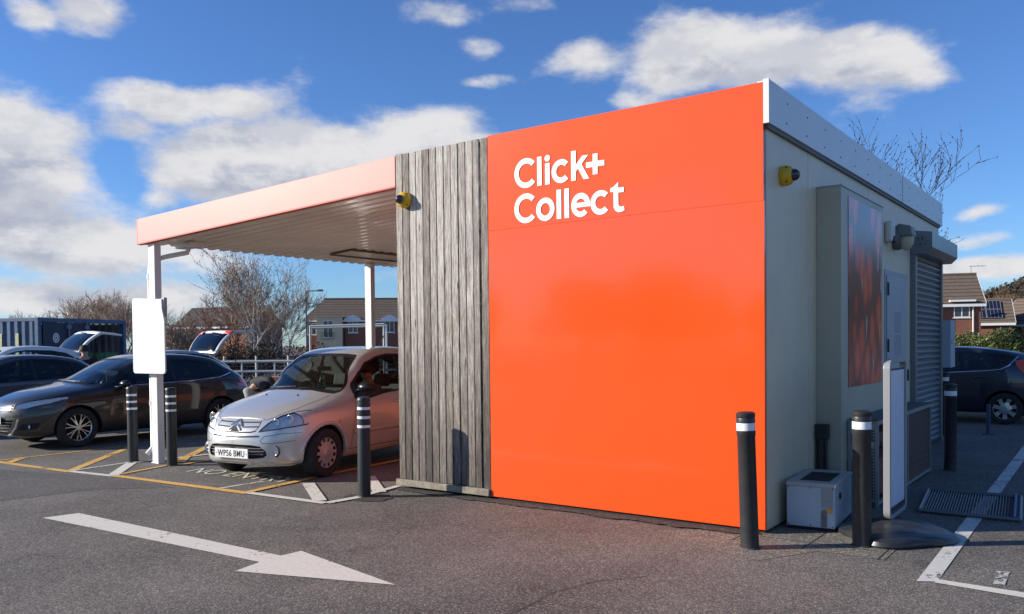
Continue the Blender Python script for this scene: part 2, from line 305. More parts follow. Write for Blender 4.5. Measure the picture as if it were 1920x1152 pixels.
# rough tarmac collars round posts and along the wall foot
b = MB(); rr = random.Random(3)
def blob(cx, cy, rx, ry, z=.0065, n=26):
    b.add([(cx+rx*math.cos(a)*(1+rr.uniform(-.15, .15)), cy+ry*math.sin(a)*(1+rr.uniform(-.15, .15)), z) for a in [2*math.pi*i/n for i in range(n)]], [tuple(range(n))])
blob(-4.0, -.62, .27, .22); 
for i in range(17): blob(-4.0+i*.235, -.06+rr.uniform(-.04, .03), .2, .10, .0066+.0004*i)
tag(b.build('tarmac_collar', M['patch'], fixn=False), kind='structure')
sheet('old_tarmac', [(-80, 876), (130, 890), (240, 900), (330, 915), (180, 918), (-80, 950)], asphalt_mat('smooth_old_tarmac', (.15, .142, .132), 75, .4), .0022)
b = MB(); rr = random.Random(77)
for pts in (((-60, 946), (90, 925), (185, 913), (330, 908)), ((960, 1152), (1040, 1110), (1120, 1090), (1230, 1080)), ((0, 1060), (60, 1040), (110, 1046))):
    G_ = [gp(*q) for q in pts]; P2 = []
    for a, c in zip(G_, G_[1:]):
        for k in range(10): q = a.lerp(c, k/10); P2.append(Vector((q.x+rr.gauss(0, .006), q.y+rr.gauss(0, .006), .0035)))
    for a, c in zip(P2, P2[1:]):
        d = (c-a).normalized(); nn = Vector((-d.y, d.x, 0))*rr.uniform(.0015, .004); b.quad(a-nn, c-nn, c+nn, a+nn)
tag(b.build('tarmac_crack', mat('crack_dark', (.03, .028, .026), .95), fixn=False), kind='structure')
# NO ENTRY lettering
A0, A1, A2 = gp(346, 885), gp(523, 905.5), gp(376, 877)
ex = (A1-A0); Lx = ex.length; ex.normalize(); ey = (A2-A0); ey = (ey-ex*ey.dot(ex)*.5)
o = text_shape('no_entry_lettering', 'NO ENTRY', M['white_paint'], None, lambda x, y, z: A0+ex*(x*Lx)+ey*(y*1.35)+Vector((0, 0, .0062)), size=1, sx=1/4.75, depth=0, bold=-.002); tag(o, kind='structure')
# ------------------------------------------------------------------ kiosk
H, XL, XP, YD, ZF = 3.722, -4.157, -2.861, 8.0, 3.386
M['orange'] = mat('orange_panel', (.88, .080, .007), .16, var=.03, vscale=1.2, spec=.5, coat=.5)
M['orange'].node_tree.nodes['Principled BSDF'].inputs['Coat Roughness'].default_value = .06
t = M['orange'].node_tree; b_ = t.nodes['Principled BSDF']; nz = t.nodes.new('ShaderNodeTexNoise'); nz.inputs['Scale'].default_value = 1.6; nz.inputs['Detail'].default_value = 2
bp = t.nodes.new('ShaderNodeBump'); bp.inputs['Strength'].default_value = .10; bp.inputs['Distance'].default_value = .04; t.links.new(nz.outputs['Fac'], bp.inputs['Height']); t.links.new(bp.outputs[0], b_.inputs['Normal']); t.links.new(bp.outputs[0], b_.inputs['Coat Normal'])
M['cream'] = mat('cream_steel', (.68, .58, .41), .45, var=.06, vscale=2.5, det=7, spec=.5)
M['white'] = mat('white_powdercoat', (.70, .70, .685), .38, var=.03, vscale=3)
M['grey'] = mat('grey_steel', (.33, .35, .37), .4, var=.07, vscale=4, metal=.3)
M['dark'] = mat('dark_gap', (.012, .012, .013), .8)
M['black'] = mat('black_plastic', (.022, .022, .024), .45, var=.25, vscale=14, bump=.15)
M['shutter'] = mat('shutter_steel', (.22, .235, .25), .33, metal=.6, var=.12, vscale=5)
M['chrome'] = mat('chrome', (.8, .8, .82), .12, metal=1)
M['rubber'] = mat('tyre_rubber', (.022, .022, .022), .85, var=.2, vscale=20)
kiosk = empty('kiosk_building', (0, 0, 0), label='orange fronted flat roofed kiosk with weathered timber cladding and grey side wall', cat='kiosk')
b = MB(); b.box(XL+.03, .05, .02, -.004, YD-.06, 3.55); b.build('wall_core', M['cream'], kiosk)
b = MB()
for i in range(7):
    y0 = .06+i*1.13; b.box(-.003, y0+.004, .03, .002+(.0005 if i % 2 else 0), min(y0+1.126, YD-.06), ZF+.02)
b.build('side_wall', M['cream'], kiosk, bevel=.002)
b = MB(); zs_ = 2.755
b.box(XP+.004, 0, .035, .006, .03, zs_-.0006); b.box(XP+.004, .0008, zs_+.0006, .0, .03, H); b.build('orange_panel', M['orange'], kiosk, bevel=.0015)
b = MB(); b.box(XP+.01, .033, .0, -.004, .05, 3.6); b.build('panel_backing', M['dark'], kiosk)
b = MB(); b.box(-.06, .034, ZF, .046, YD, H+.02); o = b.build('fascia', M['white'], kiosk, bevel=.004)
b = MB(); b.box(.047, 0.002, ZF-.001, -.001, .033, H+.021); b.build('fascia_end', M['white'], kiosk)
b = MB(); b.box(.0465, 5.06, ZF, .048, 5.07, H); b.box(-.003, .05, ZF-.035, .03, YD-.1, ZF-.001); b.build('fascia_joint', mat('joint_grey', (.12, .12, .12), .6), kiosk)
b = MB()
for i in range(14):
    for z in (ZF+.08, ZF+.25): b.lathe([(.008, 0), (.008, .004)], 6, (.046, .45+i*.56+(.02 if z > 3.5 else 0), z), 'x')
b.build('fascia_screw', M['dark'], kiosk)
b = MB(); b.box(XL+.03, .05, 3.56, -.06, YD-.05, 3.62); b.build('roof', mat('roof_felt', (.12, .12, .12), .9), kiosk)
# west wall under the canopy, painted orange
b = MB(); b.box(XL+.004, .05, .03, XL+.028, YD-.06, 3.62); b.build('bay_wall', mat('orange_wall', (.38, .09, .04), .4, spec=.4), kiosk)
# timber cladding
def wood_mat():
    m = bpy.data.materials.new('weathered_timber'); m.use_nodes = True; t = m.node_tree; b = t.nodes['Principled BSDF']; b.inputs['Roughness'].default_value = .85
    tcn = t.nodes.new('ShaderNodeTexCoord'); s = t.nodes.new('ShaderNodeSeparateXYZ'); t.links.new(tcn.outputs['Object'], s.inputs[0])
    plank = M_(t, 'FLOOR', M_(t, 'MULTIPLY', M_(t, 'SUBTRACT', s.outputs[0], XL), 13/(XP-XL)))
    wn = t.nodes.new('ShaderNodeTexWhiteNoise'); wn.noise_dimensions = '1D'; t.links.new(plank, wn.inputs['W'])
    c = t.nodes.new('ShaderNodeCombineXYZ'); t.links.new(M_(t, 'ADD', M_(t, 'MULTIPLY', s.outputs[0], 1), M_(t, 'MULTIPLY', wn.outputs[0], 37.)), c.inputs[0]); t.links.new(M_(t, 'MULTIPLY', s.outputs[2], .035), c.inputs[2])
    def nz(sc, d, r_=.6, dist=0.):
        n = t.nodes.new('ShaderNodeTexNoise'); n.inputs['Scale'].default_value = sc; n.inputs['Detail'].default_value = d; n.inputs['Roughness'].default_value = r_; n.inputs['Distortion'].default_value = dist; t.links.new(c.outputs[0], n.inputs['Vector']); return n.outputs['Fac']
    grain = nz(170, 7, .8, .3); ring = M_(t, 'FRACT', M_(t, 'MULTIPLY', nz(11, 2, .5), 9)); ring = M_(t, 'ABSOLUTE', M_(t, 'SUBTRACT', ring, .5))
    n3 = t.nodes.new('ShaderNodeTexNoise'); n3.inputs['Scale'].default_value = 1.7; n3.inputs['Detail'].default_value = 6; t.links.new(tcn.outputs['Object'], n3.inputs['Vector'])
    n4 = t.nodes.new('ShaderNodeTexNoise'); n4.inputs['Scale'].default_value = 17; n4.inputs['Detail'].default_value = 6; n4.inputs['Roughness'].default_value = .7; t.links.new(tcn.outputs['Object'], n4.inputs['Vector'])
    v = M_(t, 'ADD', M_(t, 'MULTIPLY', M_(t, 'SUBTRACT', grain, .5), 3.0), M_(t, 'MULTIPLY', ring, .5))
    v = M_(t, 'ADD', v, M_(t, 'MULTIPLY', M_(t, 'SUBTRACT', wn.outputs[0], .5), .42))
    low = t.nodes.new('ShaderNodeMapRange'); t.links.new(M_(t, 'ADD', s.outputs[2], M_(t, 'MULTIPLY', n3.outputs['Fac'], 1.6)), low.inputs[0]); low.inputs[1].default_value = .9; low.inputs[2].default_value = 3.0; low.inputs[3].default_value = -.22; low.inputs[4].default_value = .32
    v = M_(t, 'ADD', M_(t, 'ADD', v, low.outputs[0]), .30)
    ramp = t.nodes.new('ShaderNodeValToRGB'); e = ramp.color_ramp.elements; e[0].position = 0; e[0].color = (.045, .037, .030, 1); e[1].position = 1; e[1].color = (.60, .565, .51, 1)
    e.new(.4).color = (.16, .135, .112, 1); e.new(.7).color = (.29, .255, .215, 1); t.links.new(v, ramp.inputs[0])
    lich = t.nodes.new('ShaderNodeMapRange'); t.links.new(n4.outputs['Fac'], lich.inputs[0]); lich.inputs[1].default_value = .68; lich.inputs[2].default_value = .76
    x = t.nodes.new('ShaderNodeMix'); x.data_type = 'RGBA'; t.links.new(lich.outputs[0], x.inputs[0]); t.links.new(ramp.outputs[0], x.inputs[6]); x.inputs[7].default_value = (.48, .45, .40, 1)
    kn = t.nodes.new('ShaderNodeTexVoronoi'); kn.inputs['Scale'].default_value = 1; mp = t.nodes.new('ShaderNodeMapping'); mp.inputs['Scale'].default_value = (10, 1, 1.7); t.links.new(tcn.outputs['Object'], mp.inputs[0]); t.links.new(mp.outputs[0], kn.inputs['Vector'])
    kr = t.nodes.new('ShaderNodeMapRange'); t.links.new(kn.outputs['Distance'], kr.inputs[0]); kr.inputs[1].default_value = .05; kr.inputs[2].default_value = .12
    y = t.nodes.new('ShaderNodeMix'); y.data_type = 'RGBA'; t.links.new(kr.outputs[0], y.inputs[0]); y.inputs[6].default_value = (.05, .035, .025, 1); t.links.new(x.outputs[2], y.inputs[7]); t.links.new(y.outputs[2], b.inputs['Base Color'])
    bp = t.nodes.new('ShaderNodeBump'); bp.inputs['Strength'].default_value = .5; bp.inputs['Distance'].default_value = .006; t.links.new(v, bp.inputs['Height']); t.links.new(bp.outputs[0], b.inputs['Normal'])
    return m
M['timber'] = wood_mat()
b = MB(); rr = random.Random(11); pw = (XP-XL)/13
for i in range(13):
    g0_, g1_ = (.004, .004) if i != 11 else (.004, .02)
    x0, x1 = XL+i*pw+g0_, XL+(i+1)*pw-g1_
    dy = rr.uniform(0, .004); tw = rr.uniform(-.002, .002); zt = 3.71+rr.uniform(-.003, .003); zb = .11+rr.uniform(-.004, .004)
    vs = []
    K = 14
    for k in range(K+1):
        z = zb+(zt-zb)*k/K; wob = rr.uniform(-.0012, .0012)
        for (x, y) in ((x0+wob, dy+.004), (x0+wob+.004, dy), (x1+wob-.004, dy+tw), (x1+wob, dy+tw+.004), (x1+wob, dy+.028), (x0+wob, dy+.028)): vs.append((x, y, z))
    fs = [(k*6+j, k*6+(j+1) % 6, (k+1)*6+(j+1) % 6, (k+1)*6+j) for k in range(K) for j in range(6)]+[tuple(range(6))[::-1], tuple(K*6+j for j in range(6))]
    b.add(vs, fs)
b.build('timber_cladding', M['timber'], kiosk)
b = MB(); b.box(XL+.01, .032, .05, XP, .048, 3.69); b.build('cladding_backing', M['dark'], kiosk)
b = MB(); b.box(XL-.02, -.035, .035, XP-.005, .03, .105); b.build('kickboard', mat('old_board', (.24, .21, .16), .9, var=.4, vscale=12, det=8, bump=.5, bscale=50), kiosk, bevel=.006)
# lettering: geometric strokes built as outlines
def arc(cx, cy, rx, ry, a0, a1, n=28): return [(cx+rx*math.cos(R(a0+(a1-a0)*i/n)), cy+ry*math.sin(R(a0+(a1-a0)*i/n))) for i in range(n+1)]
S = .052
def rect(x0, y0, x1, y1): return [(x0, y0), (x1, y0), (x1, y1), (x0, y1)]
def ring_open(cx, cy, rx, ry, a0, a1): return arc(cx, cy, rx, ry, a0, a1)+arc(cx, cy, rx-S, ry-S, a1, a0)
def ring(cx, cy, rx, ry): return [arc(cx, cy, rx, ry, 0, 360, 40)[:-1], arc(cx, cy, rx-S, ry-S, 360, 0, 40)[:-1]]
P_ = []
for zb, x0 in ((3.14, -2.518), (2.795, -2.523)): P_.append([(x, zb+y) for x, y in ring_open(x0+.142, .142, .142, .146, 42, 318)])
z = 3.14
P_ += [rect(-2.243, z, -2.191, z+.28), rect(-2.150, z, -2.098, z+.205), [(x, y) for x, y in arc(-2.124, z+.253, .031, .031, 0, 360, 20)[:-1]], [(x, z+y) for x, y in ring_open(-1.965, .108, .109, .113, 44, 316)]]
P_ += [[(-1.852, z), (-1.800, z), (-1.800, z+.082), (-1.776, z+.108), (-1.715, z), (-1.655, z), (-1.738, z+.145), (-1.664, z+.222), (-1.727, z+.222), (-1.800, z+.145), (-1.800, z+.28), (-1.852, z+.28)]]
cxp, cyp = -1.589, z+.126
P_ += [[(cxp-.098, cyp-.025), (cxp-.026, cyp-.025), (cxp-.026, cyp-.096), (cxp+.026, cyp-.096), (cxp+.026, cyp-.025), (cxp+.098, cyp-.025), (cxp+.098, cyp+.025), (cxp+.026, cyp+.025), (cxp+.026, cyp+.096), (cxp-.026, cyp+.096), (cxp-.026, cyp+.025), (cxp-.098, cyp+.025)]]
z = 2.795
for r_ in ring(-2.152, z+.108, .107, .113): P_.append(r_)
P_ += [rect(-2.020, z, -1.968, z+.28), rect(-1.931, z, -1.879, z+.28)]
ec = (-1.750, z+.108)
P_.append([(x, y) for x, y in arc(ec[0], ec[1], .104, .113, -10, 0, 3)]+[(x, y) for x, y in arc(ec[0], ec[1], .104, .113, 0, 315, 40)]+arc(ec[0], ec[1], .053, .063, 315, 200, 14)+[(ec[0]+.102, ec[1]-.022)])
P_.append(arc(ec[0], ec[1]+.004, .051, .055, 165, 15, 14)[::1]+[(ec[0]+.05, ec[1]+.022), (ec[0]-.05, ec[1]+.022)])
P_.append([(x, z+y) for x, y in ring_open(-1.533, .108, .109, .113, 44, 316)])
P_.append([(-1.397, z+.19), (-1.429, z+.19), (-1.429, z+.225), (-1.397, z+.235), (-1.347, z+.275), (-1.347, z+.222), (-1.289, z+.222), (-1.289, z+.178), (-1.347, z+.178), (-1.347, z+.07), (-1.335, z+.05), (-1.310, z+.046), (-1.290, z+.05), (-1.283, z+.012), (-1.31, z+.0), (-1.345, z-.002), (-1.378, z+.014), (-1.396, z+.045)])
curve_shape('sign_lettering', P_, mat('white_vinyl', (.88, .88, .86), .35), kiosk, lambda x, y, z: Vector((x, -.0035-z, y)), depth=.0015)
# projecting duct box, corner pipe
b = MB(); b.box(.004, 1.45, .02, .231, 3.12, 3.06); b.build('service_box', mat('olive_cream_steel', (.46, .43, .32), .45, var=.05, vscale=2), kiosk, bevel=.004)
b = MB(); b.box(-.0, 1.447, 3.06, .24, 3.13, 3.072); b.build('box_cap', M['grey'], kiosk)
b = MB(); b.box(.012, 1.36, .66, .125, 1.448, .80); b.tube([(.05, 1.40, .66), (.05, 1.40, .40), (.05, 1.38, .2)], .035, 10); b.tube([(.095, 1.41, .66), (.095, 1.40, .2)], .018, 8); b.build('waste_pipe', M['black'], kiosk, smooth=True)
# door
b = MB(); b.box(.004, 4.24, .05, .010, 5.52, 2.47); b.build('door_frame', mat('door_frame_grey', (.36, .38, .40), .45), kiosk)
dr = MB(); dr.box(.011, 4.31, .06, .022, 5.47, 2.40); door = dr.build('door', mat('door_grey', (.40, .43, .455), .42, var=.04, vscale=3), kiosk, bevel=.003)
b = MB()
for z in (.7, 1.45, 2.15): b.box(.022, 4.315, z, .04, 4.35, z+.16)
b.build('hinge', M['black'], door)
b = MB(); b.box(.0222, 4.72, 1.40, .024, 5.08, 1.66); b.box(.0222, 4.72, 1.69, .024, 5.08, 1.96); b.build('door_notice', mat('notice', (.34, .36, .37), .6, var=.35, vscale=40, det=3), door)
b = MB(); b.box(.022, 5.36, 1.05, .06, 5.42, 1.2); b.build('handle', M['black'], door)
# roller shutter
y0, y1 = 5.86, 7.78
b = MB(); b.box(.003, y0-.09, .02, .075, y0, 2.8); b.box(.003, y1, .02, .075, y1+.09, 2.8); b.build('shutter_rail', M['shutter'], kiosk, bevel=.004)
b = MB(); K = 33; zz = np.linspace(.04, 2.8, K+1)
for i in range(K):
    z0, z1 = zz[i], zz[i+1]; prof = [(.012, z0), (.03, z0+.012), (.048, z0+.035), (.048, z0+.055), (.03, z1-.014), (.012, z1-.004)]
    for (a, c), (e_, f_) in zip(prof[:-1], prof[1:]): b.quad((a, y0, c), (a, y1, c), (e_, y1, f_), (e_, y0, f_))
b.quad((.012, y0, .03), (.012, y1, .03), (.011, y1, 2.8), (.011, y0, 2.8))
b.build('shutter_curtain', M['shutter'], kiosk, fixn=False)
b = MB(); b.prism([(.004, 2.77), (.20, 2.77), (.282, 2.85), (.282, 3.06), (.004, 3.10)], (y1+.06)-(y0-.11), 'xz', y0-.11); b.build('shutter_box', M['shutter'], kiosk, bevel=.003)
b = MB()
for (x, z) in ((.10, 2.95), (.155, 2.95)): b.box(x, y0-.113, z, x+.012, y0-.109, z+.05)
b.box(.115, y0-.113, 2.90, .15, y0-.109, 2.912)
for i in range(8): a = math.pi*2*i/8; b.lathe([(.006, -.003), (.006, .001)], 6, (.135+.085*math.cos(a), y0-.11, 2.94+.07*math.sin(a)), 'y')
b.build('shutter_box_vent', M['dark'], kiosk)
b = MB(); b.box(.0, YD-.0, 1.15, .15, YD+.42, 1.90); b.box(.15, YD+.0, 1.15, .165, YD+.42, 1.90); b.lathe([(.03, 0), (.03, .012)], 10, (.165, YD+.1, 1.56), 'x'); b.build('meter_cabinet', mat('cabinet_grey', (.40, .46, .52), .45, var=.05), kiosk, bevel=.004)
# wall fittings
def dome_camera(name, loc, ax, label):
    e = empty(name, loc, label=label, cat='security camera', group='yellow dome cameras on the kiosk')
    s = -1 if ax == 'y' else 1
    b = MB(); b.lathe([(.082, 0), (.088, s*.02), (.088, s*.045), (.078, s*.075), (.056, s*.095), (.05, s*.097)], 28, axis=ax); b.build('housing', MT.setdefault('camyellow', mat('camera_yellow', (.68, .40, .01), .35)), e, smooth=True)
    b = MB(); b.lathe([(.052, s*.09), (.05, s*.115), (.04, s*.135), (.022, s*.15), (.002, s*.155)], 24, axis=ax); b.build('dome', MT.setdefault('smoke', mat('smoked_dome', (.015, .017, .02), .05, spec=.9)), e, smooth=True)
    b = MB()
    for a in (0, 1.57, 3.14, 4.71):
        u, v = .079*math.cos(a+.78), .079*math.sin(a+.78); c = (u, s*.05, v) if ax == 'y' else (s*.05, u, v); b.lathe([(.01, 0), (.01, s*.014)], 8, c, ax)
    b.build('screw', M['dark'], e)
dome_camera('security_camera', (-3.995, 0, 3.19), 'y', 'yellow dome camera on the timber cladding beside the canopy')
dome_camera('security_camera', (.004, .45, 3.02), 'x', 'yellow dome camera high on the grey side wall')
e = empty('alarm_sounder', (.004, 4.34, 2.93), label='white alarm box on the grey wall beside the tomato poster', cat='alarm box')
b = MB(); b.box(0, -.10, -.13, .09, .10, .13); b.build('casing', MT.setdefault('offwhite', mat('aged_white_plastic', (.62, .61, .56), .4)), e, bevel=.03)
b = MB(); b.lathe([(.045, 0), (.05, .03), (.03, .045)], 18, (.07, -.0, -.10), 'x'); b.build('lens', M['black'], e, smooth=True)
e = empty('wall_lamp', (.004, 4.78, 2.90), label='grey bulkhead lamp on the side wall next to the shutter box', cat='wall lamp')
b = MB(); b.lathe([(.15, 0), (.16, .05), (.14, .09)], 28, (0, 0, 0), 'x'); b.build('base', mat('lamp_grey', (.16, .165, .16), .5), e, smooth=True)
b = MB(); b.prism([(.06, .17), (.22, .13), (.24, .0), (.06, .0)], .26, 'xz', -.13); b.build('hood', mat('hood_grey', (.2, .2, .19), .5), e, bevel=.02)
b = MB(); b.lathe([(.10, 0), (.09, -.08), (.05, -.15), (.01, -.17)], 18, (.14, 0, 0), 'z'); b.build('diffuser', mat('lamp_glass', (.55, .52, .38), .3), e, smooth=True)
# poster with tomatoes
def tomato():
    m = bpy.data.materials.new('tomato_print'); m.use_nodes = True; t = m.node_tree; b = t.nodes['Principled BSDF']; b.inputs['Roughness'].default_value = .22; b.inputs['Specular IOR Level'].default_value = .6
    tcn = t.nodes.new('ShaderNodeTexCoord'); mp = t.nodes.new('ShaderNodeMapping'); mp.inputs['Scale'].default_value = (4.2, 4.2, 2.5); t.links.new(tcn.outputs['Object'], mp.inputs[0])
    nd = t.nodes.new('ShaderNodeTexNoise'); nd.inputs['Scale'].default_value = 1.5; t.links.new(mp.outputs[0], nd.inputs['Vector'])
    va = t.nodes.new('ShaderNodeVectorMath'); va.operation = 'MULTIPLY_ADD'; t.links.new(nd.outputs['Color'], va.inputs[0]); va.inputs[1].default_value = (.3, .3, .3); t.links.new(mp.outputs[0], va.inputs[2])
    v = t.nodes.new('ShaderNodeTexVoronoi'); v.inputs['Scale'].default_value = 1; t.links.new(va.outputs[0], v.inputs['Vector'])
    ramp = t.nodes.new('ShaderNodeValToRGB'); e = ramp.color_ramp.elements; e[0].position = 0; e[0].color = (.85, .16, .07, 1); e[1].position = .75; e[1].color = (.12, .02, .03, 1); e.new(.42).color = (.70, .05, .03, 1); e.new(.58).color = (.16, .015, .02, 1); t.links.new(v.outputs['Distance'], ramp.inputs[0])
    mp2 = t.nodes.new('ShaderNodeMapping'); mp2.inputs['Scale'].default_value = (9, 9, 2.2); t.links.new(tcn.outputs['Object'], mp2.inputs[0])
    n2 = t.nodes.new('ShaderNodeTexNoise'); n2.inputs['Scale'].default_value = 1.1; n2.inputs['Detail'].default_value = 1; t.links.new(mp2.outputs[0], n2.inputs['Vector'])
    r = t.nodes.new('ShaderNodeMapRange'); t.links.new(n2.outputs['Fac'], r.inputs[0]); r.inputs[1].default_value = .66; r.inputs[2].default_value = .76; r.inputs[4].default_value = .75
    x = t.nodes.new('ShaderNodeMix'); x.data_type = 'RGBA'; t.links.new(r.outputs[0], x.inputs[0]); t.links.new(ramp.outputs[0], x.inputs[6]); x.inputs[7].default_value = (.75, .55, .45, 1); t.links.new(x.outputs[2], b.inputs['Base Color'])
    return m
b = MB(); b.box(.2325, 1.69, 1.14, .2365, 3.05, 2.99); tag(b.build('poster', tomato()), 'large poster of glossy red tomatoes on the grey side wall', 'poster')
# ------------------------------------------------------------------ canopy
can = empty('canopy', (-6.3, 0, 0), label='white posted bay canopy with fascia painted in pale pink sheen and ribbed soffit', cat='canopy')
can.location = (0, 0, 0)
F0, F1 = Vector((XL-.003, .0, 0)), Vector((-8.63, -.481, 0)); fd = (F1-F0).normalized(); fn = Vector((-fd.y, fd.x, 0))  # points outwards (towards -Y?)
if fn.y > 0: fn = -fn
M['fascia'] = mat('pink_sheen_fascia', (.88, .36, .29), .34, spec=.5, coat=.3, var=.04, vscale=.8)  # sky sheen on an orange fascia, put into the base colour as pale pink
b = MB()
def P3(s, off, z): q = F0.lerp(F1, s)-fn*off; return (q.x, q.y, z)
zt0, zb0, zt1, zb1 = 3.704, 3.363, 3.372, 3.033
prof = [(0, 0), (0, 1.0), (.06, 1.0), (.06, 0)]
vs = []
for s in (0, 1):
    zt_, zb_ = (zt0, zb0) if s == 0 else (zt1, zb1)
    vs += [P3(s, o_, zb_+(zt_-zb_)*k) for o_, k in prof]
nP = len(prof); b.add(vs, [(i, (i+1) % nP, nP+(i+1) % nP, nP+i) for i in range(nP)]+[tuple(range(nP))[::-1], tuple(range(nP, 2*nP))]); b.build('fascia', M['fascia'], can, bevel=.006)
b = MB(); vs = []
for s in (0, 1):
    zb_ = zb0 if s == 0 else zb1
    vs += [P3(s, -.004, zb_-.012), P3(s, .07, zb_-.012), P3(s, .07, zb_+.002), P3(s, -.004, zb_+.002)]
b.add(vs, [(0, 1, 5, 4), (1, 2, 6, 5), (2, 3, 7, 6), (3, 0, 4, 7), (0, 3, 2, 1), (4, 5, 6, 7)])
b.build('drip_trim', mat('red_trim', (.55, .05, .012), .4), can)
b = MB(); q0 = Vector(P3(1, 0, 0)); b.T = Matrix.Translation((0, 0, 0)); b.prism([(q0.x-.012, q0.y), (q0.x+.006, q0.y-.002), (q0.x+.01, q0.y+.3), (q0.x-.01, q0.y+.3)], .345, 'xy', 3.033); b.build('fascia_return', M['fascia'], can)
# ribbed soffit and roof sheet
CL = 8.2; ysn = int(CL/.20); base = MB(); xs_ = [0, .999]
prof = []
for i in range(ysn):
    y = i*.20; prof += [(y, 0), (y+.07, 0), (y+.10, .026), (y+.17, .026)]
prof.append((CL, 0))
def SP(s, y, dz):
    q = F0.lerp(F1, s)-fn*.07; z = (zb0+(zb1-zb0)*s)+.0+dz
    return (q.x+y*0.0, q.y+y, z)
vs = [SP(s, y, dz) for y, dz in prof for s in (0, .33, .66, .985)]
base.add(vs, [(i*4+j, i*4+j+1, i*4+5+j, i*4+4+j) for i in range(len(prof)-1) for j in range(3)])
o = base.build('soffit', mat('soffit_steel', (.78, .68, .56), .28, var=.10, vscale=1.4, det=6, spec=.7, coat=.3), can, fixn=False)
b = MB(); vs = [SP(s, y, dz) for dz in (.035, .075) for y in (0, CL) for s in (0, .985)]; b.add(vs, [(0, 1, 3, 2), (4, 6, 7, 5), (0, 4, 5, 1), (2, 3, 7, 6), (1, 5, 7, 3), (0, 2, 6, 4)]); b.build('roof_sheet', M['grey'], can)
# flush light fitting in soffit
b = MB(); 
def zs_at(x, y): s = (x-F0.x)/(F1.x-F0.x); return zb0+(zb1-zb0)*s
cc = [(-8.35, 2.35), (-8.35, 2.85), (-7.0, 4.1), (-7.0, 3.6)]
cc = [(-7.95, 2.4), (-7.45, 2.4), (-7.45, 4.1), (-7.95, 4.1)]
for (xa, ya), (xb, yb) in zip(cc, cc[1:]+cc[:1]):
    b.tube([(xa, ya, zs_at(xa, ya)-.012), (xb, yb, zs_at(xb, yb)-.012)], .018, 4)
b.build('light_frame', mat('dim_steel', (.12, .11, .1), .5), can)
b = MB(); b.add([(x, y, zs_at(x, y)-.006) for x, y in cc], [(0, 3, 2, 1)]); b.build('light_panel', M['cream'], can)
# posts
PX, PY = -8.41, -.455
def post(x, y, zt):
    b = MB(); b.box(x-.075, y-.05, 0, x+.075, y+.05, zt); b.box(x-.09, y-.06, 0, x+.09, y+.06, .012); return b.build('post', M['white'], can, bevel=.006)
post(PX, PY+.1, 3.03); post(-8.41, 3.72, 3.04)
b = MB(); b.tube([(PX+.16, PY+.55, 3.05), (PX+.16, PY+.5, 2.93), (PX+.02, PY+.24, 2.86), (PX-.13, PY+.12, 2.80), (PX-.13, PY+.1, 2.6), (PX-.13, PY+.1, .22), (PX-.15, PY+.02, .12)], .034, 12)
b.tube([(PX-.13, PY+.1, 2.62), (PX-.13, PY+.1, 2.55)], .041, 12); b.tube([(PX-.13, PY+.1, .86), (PX-.13, PY+.1, .80)], .041, 12); b.build('downpipe', M['white'], can, smooth=True)
b = MB(); b.box(PX-.10, PY+.45, 3.0, PX+.35, PY+.65, 3.07); b.build('gutter_outlet', M['white'], can, bevel=.01)
# blank sign board on post
e = empty('sign_board', (0, 0, 0), label='blank white sign board with rounded corners fixed to the front canopy post', cat='sign')
qx, qy = PX, PY-.02; wid = gp(303, 873).x-gp(243, 873).x
x0, x1, z0, z1 = -8.76, -7.97, 1.245, 2.285
pl = []
def rc(cx, cy, r, a0, a1): return [(cx+r*math.cos(R(a)), cy+r*math.sin(R(a))) for a in np.linspace(a0, a1, 6)]
pl = rc(x1-.05, z0+.05, .05, -90, 0)+[(x1+.0, 1.95), (x1-.02, 2.02), (x1-.055, 2.12), (x1-.06, 2.25)]+rc(x0+.05, z1-.05, .05, 90, 180)+rc(x0+.05, z0+.05, .05, 180, 270)
b = MB(); b.prism(pl, .02, 'xz', PY-.045); b.build('panel', M['white'], e, bevel=.003)
b = MB(); b.box(x1-.10, PY-.024, 2.0, x1-.03, PY+.02, 2.27); b.box(x0+.1, PY-.025, 1.4, x1-.1, PY+.03, 1.44); b.box(x0+.1, PY-.025, 2.0, x1-.1, PY+.03, 2.04); b.build('bracket', M['grey'], e)
# ------------------------------------------------------------------ bollards
M['band'] = mat('reflective_band', (.80, .81, .82), .25, var=.1, vscale=60)
M['bol'] = mat('bollard_plastic', (.028, .029, .031), .42, var=.25, vscale=9, det=7, bump=.1, spec=.4)
def bollard(style, loc, label, lean=(0, 0), group=None):
    e = empty('bollard', loc, label=label, cat='bollard', group=group); e.rotation_euler = (lean[0], lean[1], 0); b = MB(); d = MB(); h = 1.06
    if style == 1:
        prof = [(.070, 0), (.068, h-.19), (.072, h-.185), (.072, h-.15), (.068, h-.148), (.068, h-.088), (.072, h-.086), (.072, h-.055), (.070, h-.05), (.073, h-.045), (.073, h-.015), (.055, h-.003), (.01, h)]
        d.lathe([(.0705, h-.147), (.0708, h-.118), (.0705, h-.089)], 28, cap=False)
    else:
        prof = [(.069, 0), (.067, .735)]
        for k in range(4):
            z = .735+k*.095; prof += [(.067, z), (.067, z+.03), (.071, z+.032), (.071, z+.062), (.067, z+.066)] if k < 3 else []
            if k < 3: d.lathe([(.0685, z), (.0687, z+.015), (.0685, z+.029)], 28, cap=False)
        prof += [(.067, h-.045), (.072, h-.042), (.072, h-.02), (.058, h-.003), (.01, h)]
    b.lathe(prof, 32); b.build('post', M['bol'], e, smooth=True); d.build('reflective_band', M['band'], e, smooth=True, fixn=False)
    b = MB(); b.lathe([(.084, .0), (.078, .012)], 24); b.build('base_ring', M['patch'], e)
